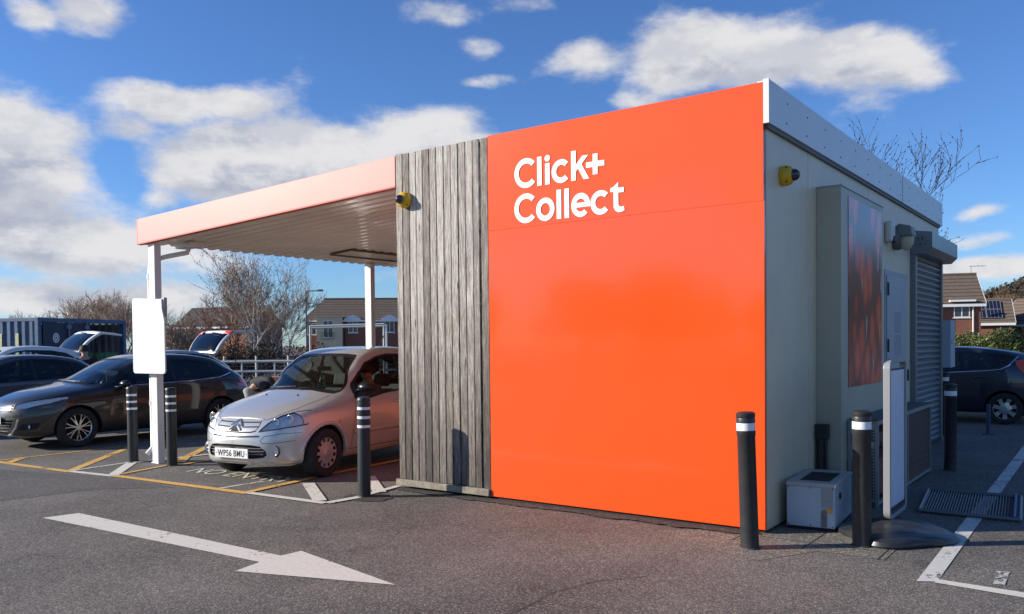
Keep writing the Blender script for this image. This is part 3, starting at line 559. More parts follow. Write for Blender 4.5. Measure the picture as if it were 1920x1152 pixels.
G1, G2 = 'black bollards with three reflective bands by the parking bays', 'black bollards with one white band beside the kiosk'
bollard(2, gp(250, 866), 'black three band bollard left of the canopy post', (0, -.008), G1)
bollard(2, gp(323, 873), 'black three band bollard just right of the canopy post', (0, -.004), G1)
bollard(2, gp(683, 932), 'black three band bollard in front of the silver car beside the timber cladding', (0, .012), G1)
bollard(1, gp(1406, 1028), 'black bollard with white band in front of the orange panel', (0, -.03), G2)
bollard(1, gp(1616, 1024), 'black bollard with white band between the grey cabinet and the swing sign', (0, 0), G2)
bollard(1, gp(1782, 882), 'shaded black bollard with a scuffed band beyond the roller shutter', (0, 0), G2)
bollard(1, (-.02, 7.7+.9, 0), 'rear shaded bollard half hidden behind another beside the meter cabinet', (0, 0), G2)
# ------------------------------------------------------------------ condenser cabinet
e = empty('cooling_unit', (.07, .33, 0), R(5), label='pale grey metal cooling cabinet on the ground at the kiosk corner', cat='cooling unit')
Wc, Dc, Hc = .40, .80, .40
M['cab'] = mat('cabinet_paint', (.42, .50, .56), .4, var=.05, vscale=5)
b = MB(); b.box(.004, .004, .03, Wc-.004, Dc, Hc-.03); b.build('casing', M['cab'], e, bevel=.006)
b = MB(); b.box(0, -.004, Hc-.03, Wc+.004, Dc+.004, Hc+.005); b.build('lid', mat('lid_grey', (.40, .40, .38), .5, var=.1), e, bevel=.006)
b = MB(); b.box(.09, .12, Hc+.005, .33, .62, Hc+.008); b.build('top_grille', M['dark'], e)
b = MB(); b.box(.285, -.0035, .26, .375, .003, .36); b.box(.285, -.0045, .205, .375, .003, .252); b.build('label_plate', mat('plate_grey', (.30, .31, .31), .4), e)
b = MB(); b.box(.335, -.005, .16, .37, .003, .20); b.build('warning_sticker', mat('sticker_orange', (.75, .35, .02), .5), e)
b = MB(); b.prism([(.285, .04), (.33, .04)]+[(.3075+.0225*math.cos(a), .165+.0225*math.sin(a)) for a in np.linspace(0, math.pi, 8)], .006, 'xz', -.004); b.build('sight_glass', mat('sight_grey', (.14, .15, .15), .2, var=.4, vscale=30), e)
b = MB(); b.lathe([(.028, 0), (.028, .012), (.018, .014)], 16, (Wc-.003, .2, .28), 'x'); b.build('cable_port', M['black'], e)
b = MB()
for x in (.02, .2, .38):
    for z in (.045, .36): b.lathe([(.005, 0), (.005, -.004)], 6, (x, .003, z), 'y')
b.build('screw', M['dark'], e); 
b = MB(); b.box(.01, .01, .0, Wc-.01, Dc-.01, .03); b.build('base', M['dark'], e)
# ------------------------------------------------------------------ swing sign
e = empty('forecourt_sign', (0, 0, 0), label='blank white swing sign in a rounded grey frame on a black rubber base', cat='sign')
SX, SY0, SY1, SZ0, SZ1 = .815, .60, 1.26, .10, 1.44
ctr = Vector((SX, (SY0+SY1)/2, 0)); rot = R(0)
def rr_path(y0, y1, z0, z1, r):
    out = []
    for cy, cz, a0 in ((y1-r, z0+r, -90), (y1-r, z1-r, 0), (y0+r, z1-r, 90), (y0+r, z0+r, 180)):
        out += [(cy+r*math.cos(R(a0+q)), cz+r*math.sin(R(a0+q))) for q in (0, 18, 36, 54, 72, 90)]
    return out
o_, i_ = rr_path(SY0, SY1, SZ0, SZ1, .08), rr_path(SY0+.035, SY1-.035, SZ0+.035, SZ1-.035, .05)
b = MB(); n_ = len(o_); vs = [(SX-.027, y, z) for y, z in o_]+[(SX+.027, y, z) for y, z in o_]+[(SX-.027, y, z) for y, z in i_]+[(SX+.027, y, z) for y, z in i_]
fs = []
for i in range(n_):
    j = (i+1) % n_; fs += [(i, j, n_+j, n_+i), (2*n_+i, 3*n_+i, 3*n_+j, 2*n_+j), (i, 2*n_+i, 2*n_+j, j), (n_+i, n_+j, 3*n_+j, 3*n_+i)]
b.add(vs, fs); b.build('frame', mat('sign_frame', (.33, .33, .34), .4, metal=.3), e, bevel=.004)
b = MB(); b.box(SX-.012, SY0+.05, SZ0+.09, SX+.012, SY1-.05, SZ1-.10); b.build('panel', mat('sign_white', (.66, .70, .80), .35, var=.03), e, bevel=.004)
b = MB(); b.box(SX-.008, SY0+.05, SZ1-.10, SX+.008, SY1-.05, SZ1-.085); b.box(SX-.02, SY0+.05, SZ0+.06, SX+.02, SY1-.05, SZ0+.09); b.build('clip_rail', M['black'], e)
b = MB(); BC = (.90, .52)
prof = [(.43, 0), (.44, .02), (.43, .05), (.39, .072), (.33, .080), (.24, .082), (.20, .10), (.12, .105), (.05, .105)]
vs = []; fs = []; n_ = 40
for r_, h_ in prof:
    for k in range(n_):
        a = 2*math.pi*k/n_; q = 1+.10*math.cos(4*a)*(r_/.43); vs.append((BC[0]+r_*q*math.cos(a)*.95, BC[1]+r_*q*math.sin(a)*1.1, h_*(1-.25*max(0, math.cos(2*a))**4)))
for i in range(len(prof)-1):
    for k in range(n_): fs.append((i*n_+k, i*n_+(k+1) % n_, (i+1)*n_+(k+1) % n_, (i+1)*n_+k))
fs.append(tuple((len(prof)-1)*n_+k for k in range(n_))); b.add(vs, fs); b.build('rubber_base', mat('base_rubber', (.025, .027, .03), .38, var=.3, vscale=5), e, smooth=True)
# wire cage
e = empty('wire_cage', (0, 0, 0), label='low wire mesh cage with brown slatted side against the kiosk wall', cat='cage')
cx0, cx1, cy0, cy1, ch = .255, .50, 1.66, 4.30, .83
b = MB()
for x in (cx0, cx1):
    for y in (cy0, 3.0, cy1): b.box(x-.015, y-.015, 0, x+.015, y+.015, ch)
for y in (cy0, cy1): b.box(cx0, y-.012, ch-.09, cx1, y+.012, ch-.02); b.box(cx0, y-.012, .05, cx1, y+.012, .08)
b.box(cx1-.012, cy0, ch-.04, cx1+.016, cy1, ch-.0); b.box(cx1-.012, cy0, .03, cx1+.016, cy1, .06)
b.build('frame', mat('galvanised', (.30, .31, .31), .45, metal=.4), e)
b = MB()
for i in range(1, 8): x = cx0+(cx1-cx0)*i/8; b.box(x-.003, cy0-.003, .08, x+.003, cy0+.003, ch-.09)
for i in range(1, 24): z = .05+(ch-.1)*i/24; b.box(cx0, cy0-.004, z-.003, cx1, cy0+.004, z+.003)
b.build('wire_mesh', mat('wire', (.42, .42, .41), .5), e)
b = MB(); b.box(cx1-.008, 3.02, .06, cx1+.004, cy1-.02, ch-.05)
for i in range(9): b.box(cx1+.004, 3.05, .1+i*.075, cx1+.008, cy1-.04, .14+i*.075)
b.build('brown_panel', mat('brown_board', (.085, .045, .03), .7, var=.3, vscale=15), e)
b = MB(); b.box(cx0+.01, cy0+.03, .10, cx1-.02, cy1-.03, .45); b.box(cx0+.01, cy0+.03, .62, cx1-.02, 3.0, .70); b.build('stacked_goods', mat('rusty_goods', (.16, .06, .025), .8, var=.5, vscale=16), e)
b = MB(); b.box(cx0, cy0-.01, ch, cx1+.01, cy1, ch+.012); b.build('top_panel', mat('cage_top', (.03, .03, .032), .5), e)
# mesh mat on the ground
g4 = [gp(1741, 918, .02), gp(1914, 932, .02), gp(1912, 976, .02), gp(1723, 957, .02)]
e = empty('metal_grate', (0, 0, 0), label='rectangular ribbed metal grate lying across the white bay line', cat='grate')
b = MB()
for i in range(4):
    a, c = g4[i], g4[(i+1) % 4]; b.tube([(a.x, a.y, .02), (c.x, c.y, .02)], .02, 4)
b.build('frame', mat('grate_frame', (.17, .17, .17), .5, metal=.5), e)
b = MB(); K = 34
for i in range(1, K): a, c = g4[0].lerp(g4[1], i/K), g4[3].lerp(g4[2], i/K); b.tube([(a.x, a.y, .022), (c.x, c.y, .022)], .006, 4)
b.build('bars', mat('grate_bar', (.12, .12, .12), .5, metal=.4), e)
b = MB(); a, c = g4[1].lerp(g4[0], .05), g4[2].lerp(g4[3], .05); b.tube([(a.x, a.y, .045), (c.x, c.y, .045)], .012, 6); b.build('blue_handle', mat('blue_steel', (.06, .12, .25), .5), e)
# small posts behind
bp_ = gp(1853, 815)
e = empty('barrier_post', (bp_.x, bp_.y, 0), label='short dark blue post standing before the dark blue car wheel', cat='post')
M['bluep'] = mat('blue_paint', (.02, .05, .12), .4)
b = MB(); b.tube([(0, 0, 0), (0, 0, .48)], .03, 12); b.tube([(0, 0, .48), (0, 0, .50)], .034, 12); b.build('tube', M['bluep'], e, smooth=True)
b = MB(); b.box(-.09, -.06, 0, .09, .06, .012); b.build('foot_plate', M['bluep'], e)
# ------------------------------------------------------------------ cars
def pchip(pts):
    pts = sorted(pts); x = np.array([p[0] for p in pts], float); y = np.array([p[1] for p in pts], float)
    h = np.diff(x); d = np.diff(y)/h; m = np.zeros_like(y); m[0] = d[0]; m[-1] = d[-1]
    for i in range(1, len(x)-1): m[i] = 0 if d[i-1]*d[i] <= 0 else (h[i-1]+h[i])*3/((2*h[i]+h[i-1])/d[i-1]+(h[i]+2*h[i-1])/d[i])
    def f(q):
        q = min(max(q, x[0]), x[-1]); i = min(max(np.searchsorted(x, q)-1, 0), len(h)-1); t = (q-x[i])/h[i]
        return float((2*t**3-3*t*t+1)*y[i]+(t**3-2*t*t+t)*h[i]*m[i]+(-2*t**3+3*t*t)*y[i+1]+(t**3-t*t)*h[i]*m[i+1])
    return f
def sstep(a, b, v): t = min(max((v-a)/(b-a), 0), 1); return t*t*(3-2*t)
def bspline(ctrl, n):
    """uniform cubic B-spline, y mirrored at both ends so the seam on the centre line stays smooth"""
    c = [(-ctrl[1][0], ctrl[1][1])]+list(ctrl)+[(-ctrl[-2][0], ctrl[-2][1])]; c = np.array(c); K = len(c)-3; out = []
    for i in range(n+1):
        u = K*i/n; k = min(int(u), K-1); t = u-k
        w_ = np.array([(1-t)**3, 3*t**3-6*t*t+4, -3*t**3+3*t*t+3*t+1, t**3])/6
        out.append(w_@c[k:k+4])
    return out
def inpoly(p, poly):
    x, y = p; r = False; n = len(poly)
    for i in range(n):
        x0, y0 = poly[i]; x1, y1 = poly[(i+1) % n]
        if (y0 > y) != (y1 > y) and x < (x1-x0)*(y-y0)/(y1-y0)+x0: r = not r
    return r
class Shell:
    def __init__(s, sp):
        s.sp = sp; top, zs, bot, wid, bow = (pchip(sp[k]) for k in ('top', 'shoulder', 'bottom', 'width', 'bow'))
        nf, nr = sp.get('nf', 2.7), sp.get('nr', 3.2); xf, xr, x0, x1 = sp['xf'], sp['xr'], sp['x0'], sp['x1']
        st = []
        for i in range(22):
            th = math.pi/2*(1-i/22); st.append((x0+(xf-x0)*math.sin(th)**(2/nf), math.cos(th)**(2/nf)))
        for x in np.linspace(x0, x1, sp.get('n', 66)): st.append((float(x), 1.))
        for i in range(1, 15):
            th = math.pi/2*i/14; st.append((x1-(x1-xr)*math.sin(th)**(2/nr), max(math.cos(th), 0)**(2/nr)))
        s.NJ = 46; rows = []
        for x, k in st:
            W = wid(x)/2*max(k, .002); zt = top(x); z0 = bot(x); zsh = min(zs(x), zt-.03); h = zt-zsh
            cab = sstep(.14, .42, h); yr = max(W*sp.get('roofw', .74)+.0, .001)
            tum = (W*.93-yr)
            yb = W*.945; yrf = (W*.93-tum*min(1, h/.5)) if True else yr
            A = lambda a, b: a*(1-cab)+b*cab
            c = [(0, z0), (W*.55, z0), (W*.90, z0+.005), (W*.985, z0+.05), (W*1.0, z0+(zsh-z0)*.32), (W*1.012, z0+(zsh-z0)*.62), (W*1.0, z0+(zsh-z0)*.84),
                 (W*A(.965, .985), zsh-.01), (A(W*.90, W*.95), zsh+A(h*.32, .012)),
                 (A(W*.78, W*.93-(W*.93-yrf)*.08), zsh+A(h*.62, h*.10)), (A(W*.62, (W*.93+yrf)/2), zsh+A(h*.82, h*.5)), (A(W*.45, yrf+.015), zsh+A(h*.93, h*.86)), (A(W*.34, yrf-.03), zsh+A(h*.97, h*.965)), (A(W*.2, yrf*.72), zsh+A(h*.99, h*.995)), (A(W*.1, yrf*.36), zt), (0, zt+.001)]
            bw = bow(x); row = []
            for (y, z) in bspline(c, s.NJ):
                up = sstep(zsh-.25, zsh+.05, z)
                row.append(Vector((x-bw*(y/max(wid(x)/2, .1))**2*up, max(y, 0), z)))
            row[0].y = row[-1].y = 0; rows.append(row)
        bm = bmesh.new(); V = [[bm.verts.new(p) for p in r] for r in rows]
        for i in range(len(V)-1):
            for j in range(s.NJ):
                try: bm.faces.new((V[i][j], V[i][j+1], V[i+1][j+1], V[i+1][j]))
                except ValueError: pass
        bmesh.ops.remove_doubles(bm, verts=bm.verts, dist=.0012); bmesh.ops.recalc_face_normals(bm, faces=bm.faces)
        # outward check
        f = max(bm.faces, key=lambda f: f.calc_center_median().y)
        if f.normal.y < 0: bmesh.ops.reverse_faces(bm, faces=bm.faces)
        s.bm = bm; s.tree = BVHTree.FromBMesh(bm); s.lay = bm.faces.layers.int.new('reg')
    def cut(s, poly, reg, view, cond=lambda c, n: True):
        ax = (0, 2) if view == 'side' else (1, 2) if view == 'front' else (0, 1)
        pd = {'side': Vector((0, 1, 0)), 'front': Vector((1, 0, 0)), 'top': Vector((0, 0, 1))}[view]
        bm = s.bm; n = len(poly)
        for i in range(n):
            a, b = poly[i], poly[(i+1) % n]; lo = [min(a[k], b[k])-.03 for k in (0, 1)]; hi = [max(a[k], b[k])+.03 for k in (0, 1)]
            fs = []
            for f in bm.faces:
                c = f.calc_center_median()
                if not cond(c, f.normal): continue
                us = [v.co[ax[0]] for v in f.verts]; vs = [v.co[ax[1]] for v in f.verts]
                if max(us) < lo[0] or min(us) > hi[0] or max(vs) < lo[1] or min(vs) > hi[1]: continue
                fs.append(f)
            if not fs: continue
            d = Vector((0, 0, 0)); d[ax[0]] = b[0]-a[0]; d[ax[1]] = b[1]-a[1]; co_ = Vector((0, 0, 0)); co_[ax[0]] = a[0]; co_[ax[1]] = a[1]
            no = d.cross(pd)
            if no.length < 1e-9: continue
            es = set(e for f in fs for e in f.edges); vs = set(v for f in fs for v in f.verts)
            bmesh.ops.bisect_plane(bm, geom=list(fs)+list(es)+list(vs), dist=1e-5, plane_co=co_, plane_no=no.normalized())
        for f in bm.faces:
            c = f.calc_center_median()
            if cond(c, f.normal) and inpoly((c[ax[0]], c[ax[1]]), poly): f[s.lay] = reg
    def hit(s, view, u, v, sgn=1):
        if view == 'side': o, d = Vector((u, 3, v)), Vector((0, -1, 0))
        elif view == 'front': o, d = Vector((3, abs(u), v)), Vector((-1, 0, 0))
        elif view == 'rear': o, d = Vector((-8, abs(u), v)), Vector((1, 0, 0))
        else: o, d = Vector((u, abs(v), 4)), Vector((0, 0, -1))
        h = s.tree.ray_cast(o, d)
        if h[0] is None: return None
        p, nn = h[0].copy(), h[1].copy()
        if view in ('front', 'rear') and u < 0: p.y *= -1; nn.y *= -1
        if view == 'top' and v < 0: p.y *= -1; nn.y *= -1
        if nn.dot(d) > 0: nn.negate()
        return p, nn
def sub(pts, step=.04, closed=False):
    pts = list(pts)+([pts[0]] if closed else []); out = [pts[0]]
    for a, b in zip(pts, pts[1:]):
        L_ = math.hypot(b[0]-a[0], b[1]-a[1]); k = max(1, int(L_/step))
        out += [(a[0]+(b[0]-a[0])*i/k, a[1]+(b[1]-a[1])*i/k) for i in range(1, k+1)]
    return out
def strip(s, b, view, pts, wd, off=.002, mirror=False, th=.0):
    """strip laid on the shell along a 2D path"""
    pts = sub(pts); n = len(pts); vs = []
    for i in range(n):
        a, c = pts[max(i-1, 0)], pts[min(i+1, n-1)]; dx, dy = c[0]-a[0], c[1]-a[1]; l = math.hypot(dx, dy) or 1; nx, ny = -dy/l*wd/2, dx/l*wd/2
        row = []
        for q in (-1, -.33, .33, 1):
            h = s.hit(view, pts[i][0]+nx*q, pts[i][1]+ny*q)
            if h is None: row = None; break
            row.append(h[0]+h[1]*(off+(th if abs(q) < .5 else 0)))
        vs.append(row)
    for a, c in zip(vs, vs[1:]):
        if a and c:
            if max((a[k]-c[k]).length for k in range(4)) > .25: continue
            for k in range(3):
                b.quad(a[k], a[k+1], c[k+1], c[k])
                if mirror: b.quad(*[(p.x, -p.y, p.z) for p in (a[k+1], a[k], c[k], c[k+1])])
def patch_fill(s, b, view, poly, off=.004, n=10, mirror=False):
    """filled patch laid on the shell (fan rings from the outline to the middle)"""
    out = sub(poly, .03, True)[:-1]; cx_, cy_ = sum(p[0] for p in poly)/len(poly), sum(p[1] for p in poly)/len(poly); K = len(out); rings = []
    for r_ in (1, .93, .75, .5, .25, .04):
        row = []
        for x, y in out:
            h = s.hit(view, cx_+(x-cx_)*r_, cy_+(y-cy_)*r_)
            row.append(None if h is None else h[0]+h[1]*(off if r_ < .99 else off*.2))
        rings.append(row)
    for a, c in zip(rings, rings[1:]):
        for i in range(K):
            j = (i+1) % K; q = (a[i], a[j], c[j], c[i])
            if all(p is not None for p in q):
                b.quad(*q)
                if mirror: b.quad(*[(p.x, -p.y, p.z) for p in q[::-1]])
def paintmat(name, col, metal=.0, flake=0., rough=.35):
    m = mat(name, col, rough, metal=metal, coat=1., var=flake, vscale=2.5, det=6); return m
M['glass'] = glassmat('car_glass', (.80, .90, .85)); M['glass_dark'] = glassmat('tinted_car_glass', (.16, .18, .19))
M['glass_black'] = glassmat('privacy_glass', (.04, .05, .05)); M['trim'] = mat('black_trim', (.012, .012, .013), .35); M['liner'] = mat('interior_lining', (.05, .05, .052), .9); M['seat'] = mat('seat_fabric', (.045, .045, .05), .95, var=.3, vscale=30)
M['lens'] = glassmat('lamp_lens', (.98, .98, .98), .8, 1.25); M['reflector'] = mat('lamp_reflector', (.88, .88, .87), .5, metal=.0, var=.25, vscale=22); M['red_lens'] = mat('red_lens', (.75, .07, .02), .12, coat=1); M['amber'] = mat('amber_lens', (.75, .16, .01), .12, coat=1)
M['alloy'] = mat('alloy', (.62, .62, .62), .25, metal=.9, var=.08); M['wcover'] = mat('wheel_cover', (.50, .48, .46), .35, metal=.5, var=.1, vscale=6); M['tunnel'] = mat('wheel_well', (.01, .01, .01), .9)
M['plate'] = mat('number_plate', (.82, .82, .80), .4); M['ink'] = mat('plate_ink', (.01, .01, .01), .5)
def wheel(parent, x, y, r, side, style, steer=0.):
    """side +1: outer face towards +y"""
    e = empty('wheel', (x, y, r)); e.parent = parent; e.rotation_euler = (0, 0, steer); s = side; rr_ = r*(.655 if style == 'cover' else .70); tw = .10
    b = MB(); b.lathe([(rr_, -tw), (r*.93, -tw), (r*.985, -tw*.72), (r, -tw*.4), (r, tw*.4), (r*.985, tw*.72), (r*.93, tw), (r*.80, tw*1.06), (rr_, tw*.96), (rr_-.01, tw*.7), (rr_-.01, -tw)], 44, axis='y', cap=False)
    b.build('tyre', M['rubber'], e, smooth=True)
    b = MB(); b.lathe([(.001, s*.01), (rr_*.95, s*.01), (rr_*1.0, s*tw*.9), (rr_*.94, s*tw*.92), (rr_*.9, s*.03)], 40, axis='y', cap=False); b.build('rim_barrel', M['tunnel'] if style != 'cover' else M['trim'], e, smooth=True)
    yo = s*tw*.86
    b = MB()
    if style == 'cover':
        b.lathe([(.0, yo+s*.012), (.035, yo+s*.012), (.05, yo+s*.004), (rr_*.45, yo+s*.0), (rr_*.66, yo-s*.004)], 44, axis='y', cap=False)
        n = 12
        for k in range(n):
            a = 2*math.pi*k/n; hw = math.pi/n*.40
            q = [(rr_*.65, a-hw*1.45), (rr_*.65, a+hw*1.45), (rr_*.93, a+hw), (rr_*.93, a-hw)]
            vs = [(q_[0]*math.cos(q_[1]), yo-s*.004, q_[0]*math.sin(q_[1])) for q_ in q]+[(q_[0]*math.cos(q_[1]), yo-s*.03, q_[0]*math.sin(q_[1])) for q_ in q]
            b.add(vs, [(0, 1, 2, 3), (0, 4, 5, 1), (2, 6, 7, 3), (1, 5, 6, 2), (3, 7, 4, 0)])
        b.lathe([(rr_*.90, yo-s*.004), (rr_*1.0, yo+s*.004), (rr_*1.02, yo-s*.01)], 44, axis='y', cap=False)
        b.build('wheel_cover', M['wcover'], e)
    else:
        n, dbl = (7, True) if style == 'multi' else (7, False)
        for k in range(n):
            a0 = 2*math.pi*k/n+.2
            for off_ in ((-.16, .16) if dbl else (0,)):
                w0, w1 = (.0075, .007) if dbl else (.034, .026); ra, rb = rr_*.18, rr_*.96
                a = a0+off_*.35; a1 = a0+off_*1.15
                vs = []
                for r_, an, wd, dz in ((ra, a, w0*1.2, .0), ((ra+rb)/2, (a+a1)/2, w0, -.006), (rb, a1, w1 if dbl else .04, -.004)):
                    c_, s_ = math.cos(an), math.sin(an)
                    for sg in (-1, 1): vs.append((r_*c_-sg*wd*s_, yo+s*dz, r_*s_+sg*wd*c_))
                    for sg in (-1, 1): vs.append((r_*c_-sg*wd*s_, yo+s*(dz-.035), r_*s_+sg*wd*c_))
                fs = []
                for i in (0, 1): o_ = i*4; fs += [(o_, o_+1, o_+5, o_+4), (o_, o_+4, o_+6, o_+2), (o_+1, o_+3, o_+7, o_+5)]
                b.add(vs, fs)
        b.lathe([(.0, yo+s*.004), (rr_*.2, yo+s*.004), (rr_*.24, yo-s*.02)], 24, axis='y', cap=False)
        b.lathe([(rr_*.88, yo-s*.012), (rr_*.93, yo+s*.002), (rr_*1.01, yo+s*.004), (rr_*1.02, yo-s*.02)], 44, axis='y', cap=False)
        b.build('rim', M['alloy'], e)
    return e
def carbody(sp, root, paint_m):
    s = Shell(sp); bm = s.bm; rw = sp['r']; side = lambda c, n: abs(n.y) > .25 and c.y > .3
    for x_, key in ((0., 'f'), (-sp['wb'], 'r')):
        poly = [(x_+(rw+.045)*math.cos(a), rw+(rw+.045)*math.sin(a)) for a in [2*math.pi*i/26 for i in range(26)]]
        s.cut(poly, 99, 'side', lambda c, n: c.y > .42)
    for reg, view, poly, cond in sp['regions']: s.cut(poly, reg, view, cond)
    bmesh.ops.delete(bm, geom=[f for f in bm.faces if f[s.lay] == 99], context='FACES')
    # arch lips turned inwards
    for x_ in (0., -sp['wb']):
        es = [e for e in bm.edges if len(e.link_faces) == 1 and all(abs(math.hypot(v.co.x-x_, v.co.z-rw)-(rw+.045)) < .012 and v.co.y > .45 for v in e.verts)]
        r_ = bmesh.ops.extrude_edge_only(bm, edges=es)
        for v in [g for g in r_['geom'] if isinstance(g, bmesh.types.BMVert)]: v.co.y = max(.38, v.co.y-.03) ; v.co.x = x_+(v.co.x-x_)*.985
        r2 = bmesh.ops.extrude_edge_only(bm, edges=[g for g in r_['geom'] if isinstance(g, bmesh.types.BMEdge) and len(g.link_faces) == 1 and all(abs(math.hypot(v.co.x-x_, v.co.z-rw)-(rw+.045)) < .03 for v in g.verts)])
        for v in [g for g in r2['geom'] if isinstance(g, bmesh.types.BMVert)]: v.co.y = .36
        for g in r2['geom']:
            if isinstance(g, bmesh.types.BMFace): g[s.lay] = 50
    def take(regs, off=0.):
        idx = {}; vs = []; fs = []; bm.verts.index_update()
        for f in bm.faces:
            if f[s.lay] in regs:
                fs.append([v.index for v in f.verts])
        used = sorted({i for f in fs for i in f}); mp = {u: k for k, u in enumerate(used)}; bm.verts.ensure_lookup_table(); bm.normal_update()
        P = [bm.verts[i].co-bm.verts[i].normal*off for i in used]; n = len(P)
        seam = {k: k if abs(P[k].y) < 1e-4 and off == 0 else n+k for k in range(n)}
        vs = [tuple(p) for p in P]+[(p.x, -p.y, p.z) for p in P]
        F = [[mp[i] for i in f] for f in fs]; F += [[seam[mp[i]] for i in f][::-1] for f in fs]
        b = MB(); b.add(vs, F); return b
    b0 = take({0})
    o = b0.build('body', paint_m, root, smooth=False, fixn=False)
    me = o.data; me.polygons.foreach_set('use_smooth', [True]*len(me.polygons)); me.set_sharp_from_angle(angle=R(50))
    take({50}).build('wheel_well', M['tunnel'], root, fixn=False)
    lin = take({0}, .02).build('lining', M['liner'], root, fixn=False)
    for reg, name, m_, off in sp['pieces']:
        q = take({reg}, off)
        if q.f:
            o = q.build(name, m_, root, fixn=False); o.data.polygons.foreach_set('use_smooth', [True]*len(o.data.polygons))
    s.tree = BVHTree.FromBMesh(bm) if False else s.tree
    for x_ in (0., -sp['wb']):
        b = MB(); b.lathe([(rw+.05, -.40), (rw+.05, .40)], 24, (x_, 0, rw), 'y', cap=False); b.lathe([(.001, -.38), (rw+.05, -.38)], 24, (x_, 0, rw), 'y', cap=False); b.lathe([(.001, .38), (rw+.05, .38)], 24, (x_, 0, rw), 'y', cap=False)
        b.v = [(vx, vy, max(vz, .21)) for vx, vy, vz in b.v]; b.build('axle_housing', M['tunnel'], root)
    return s
def seat(parent, x, y, z=.32, wdt=.5, name='seat', bench=False):
    e = MB(); hw = wdt/2
    e.box(x-.25, y-hw, z, x+.25, y+hw, z+.16)
    e.T = Matrix.Translation((x-.25, y, z+.12)) @ Matrix.Rotation(R(-16), 4, 'Y'); e.box(-.07, -hw, 0, .07, hw, .56)
    for yy in ((0,) if not bench else (-.38, .38)): e.box(-.05, yy-.13, .60, .05, yy+.13, .78)
    o = e.build(name, M['seat'], parent, bevel=.04); return o
def cabin(root, sp):
    x = sp['seatx']; drv = -1
    for y in (-.36, .36): seat(root, x, y)
    seat(root, x-.85, 0, .34, 1.2, 'rear_bench', True)
    xd = sp['dash']; b = MB(); b.prism([(xd-.05, .55), (xd-.02, sp['belt']-.08), (xd+.12, sp['belt']-.01), (xd+.42, sp['belt']-.03), (xd+.42, .5)], sp['W']*.84, 'xz', -sp['W']*.42); b.build('dashboard', M['liner'], root, bevel=.02)
    e = empty('steering_wheel', (xd-.18, -.36, sp['belt']-.03)); e.parent = root; e.rotation_euler = (0, R(62), 0)
    b = MB(); b.tube([(.18*math.cos(a), .18*math.sin(a), 0) for a in np.linspace(0, 2*math.pi, 25)], .015, 8, cap=False); b.build('rim', M['trim'], e, smooth=True)
    b = MB(); b.box(-.16, -.02, -.02, .16, .02, .01); b.box(-.05, -.05, -.03, .05, .05, .02); b.build('spokes', M['trim'], e, bevel=.008)
    b = MB(); b.box(sp['xr']+.35, -sp['W']*.40, .30, sp['xf']-.45, sp['W']*.40, .33); b.build('floor_pan', M['liner'], root)
def mirror_(root, x, y, z, m_, s):
    b = MB(); b.T = Matrix.Translation((x, y, z)); b.lathe([(.01, .07), (.055, .06), (.085, .02), (.09, -.03), (.08, -.05), (.001, -.05)], 18, axis='x', cap=False); b.T = Matrix.Identity(4)
    b.v = [(vx, y+(vy-y)*1.25, z+(vz-z)*.72) for vx, vy, vz in b.v]; b.tube([(x-.0, y-s*.07, z-.02), (x-.02, y-s*.17, z-.07)], .022, 8); return b.build('wing_mirror', m_, root, smooth=True)
def tailgate(root, sp, hx, hz, paint_m, ang, glass='glass_black', red=True):
    """open hatch: hinge at the rear of the roof; glass panel rising backwards, lower panel carrying on outwards"""
    e = empty('tailgate', (hx, 0, hz)); e.parent = root; e.rotation_euler = (0, R(ang), 0); e.scale = (1.3, 1.05, 1.3); hw = sp['W']*.36; k1, k2 = .62, .42
    def sec(t):  # side profile in local (-x outwards), glass then lower panel bent down
        if t < .6: u = t/.6; return (-k1*u, .05*math.sin(u*math.pi)), hw*(1+.14*u)
        u = (t-.6)/.4; a = R(48); return (-k1-k2*u*math.cos(a), -k2*u*math.sin(a)-.02*u), hw*(1.14-.06*u)
    rows = []
    for i in range(21):
        (x, z), w_ = sec(i/20); row = []
        for j in range(-8, 9): yy = j/8; row.append((x+.05*yy*yy*0, yy*w_, z-.05*abs(yy)**3))
        rows.append(row)
    def sheet_(name, m_, cond, off, par):
        b = MB(); vs = [p for r_ in rows for p in r_]; fs = []
        for i in range(20):
            for j in range(16):
                if cond(i, j): fs.append((i*17+j, i*17+j+1, (i+1)*17+j+1, (i+1)*17+j))
        b.add([(x, y, z+off) for x, y, z in vs], fs); o = b.build(name, m_, par, fixn=False); md = o.modifiers.new('s', 'SOLIDIFY'); md.thickness = .035 if name == 'panel' else .006; md.offset = -1; o.data.polygons.foreach_set('use_smooth', [True]*len(o.data.polygons)); return o
    gl = lambda i, j: 1 <= i < 11 and 1 <= j < 15
    sheet_('panel', paint_m, lambda i, j: not gl(i, j), 0, e); sheet_('rear_glass', M[glass], gl, -.008, e)
    if red:
        for js in ((0, 1, 2), (13, 14, 15)): sheet_('tail_lamp', M['red_lens'], lambda i, j: 10 <= i < 13 and j in js, .008, e)
    b = MB(); b.tube([(-.52, 0, .045), (-.5, .28, .05)], .012, 6); b.build('wiper', M['trim'], e)
    b = MB()
    for s_ in (-1, 1): b.tube([(-.5, s_*hw, -.03), (-.18, s_*hw, -.52)], .011, 6)
    b.build('gas_strut', M['trim'], e)
    return e
wsc = lambda c, n: n.x > .15 and n.z > .1
sid = lambda c, n: abs(n.y) > .35 and c.y > .3
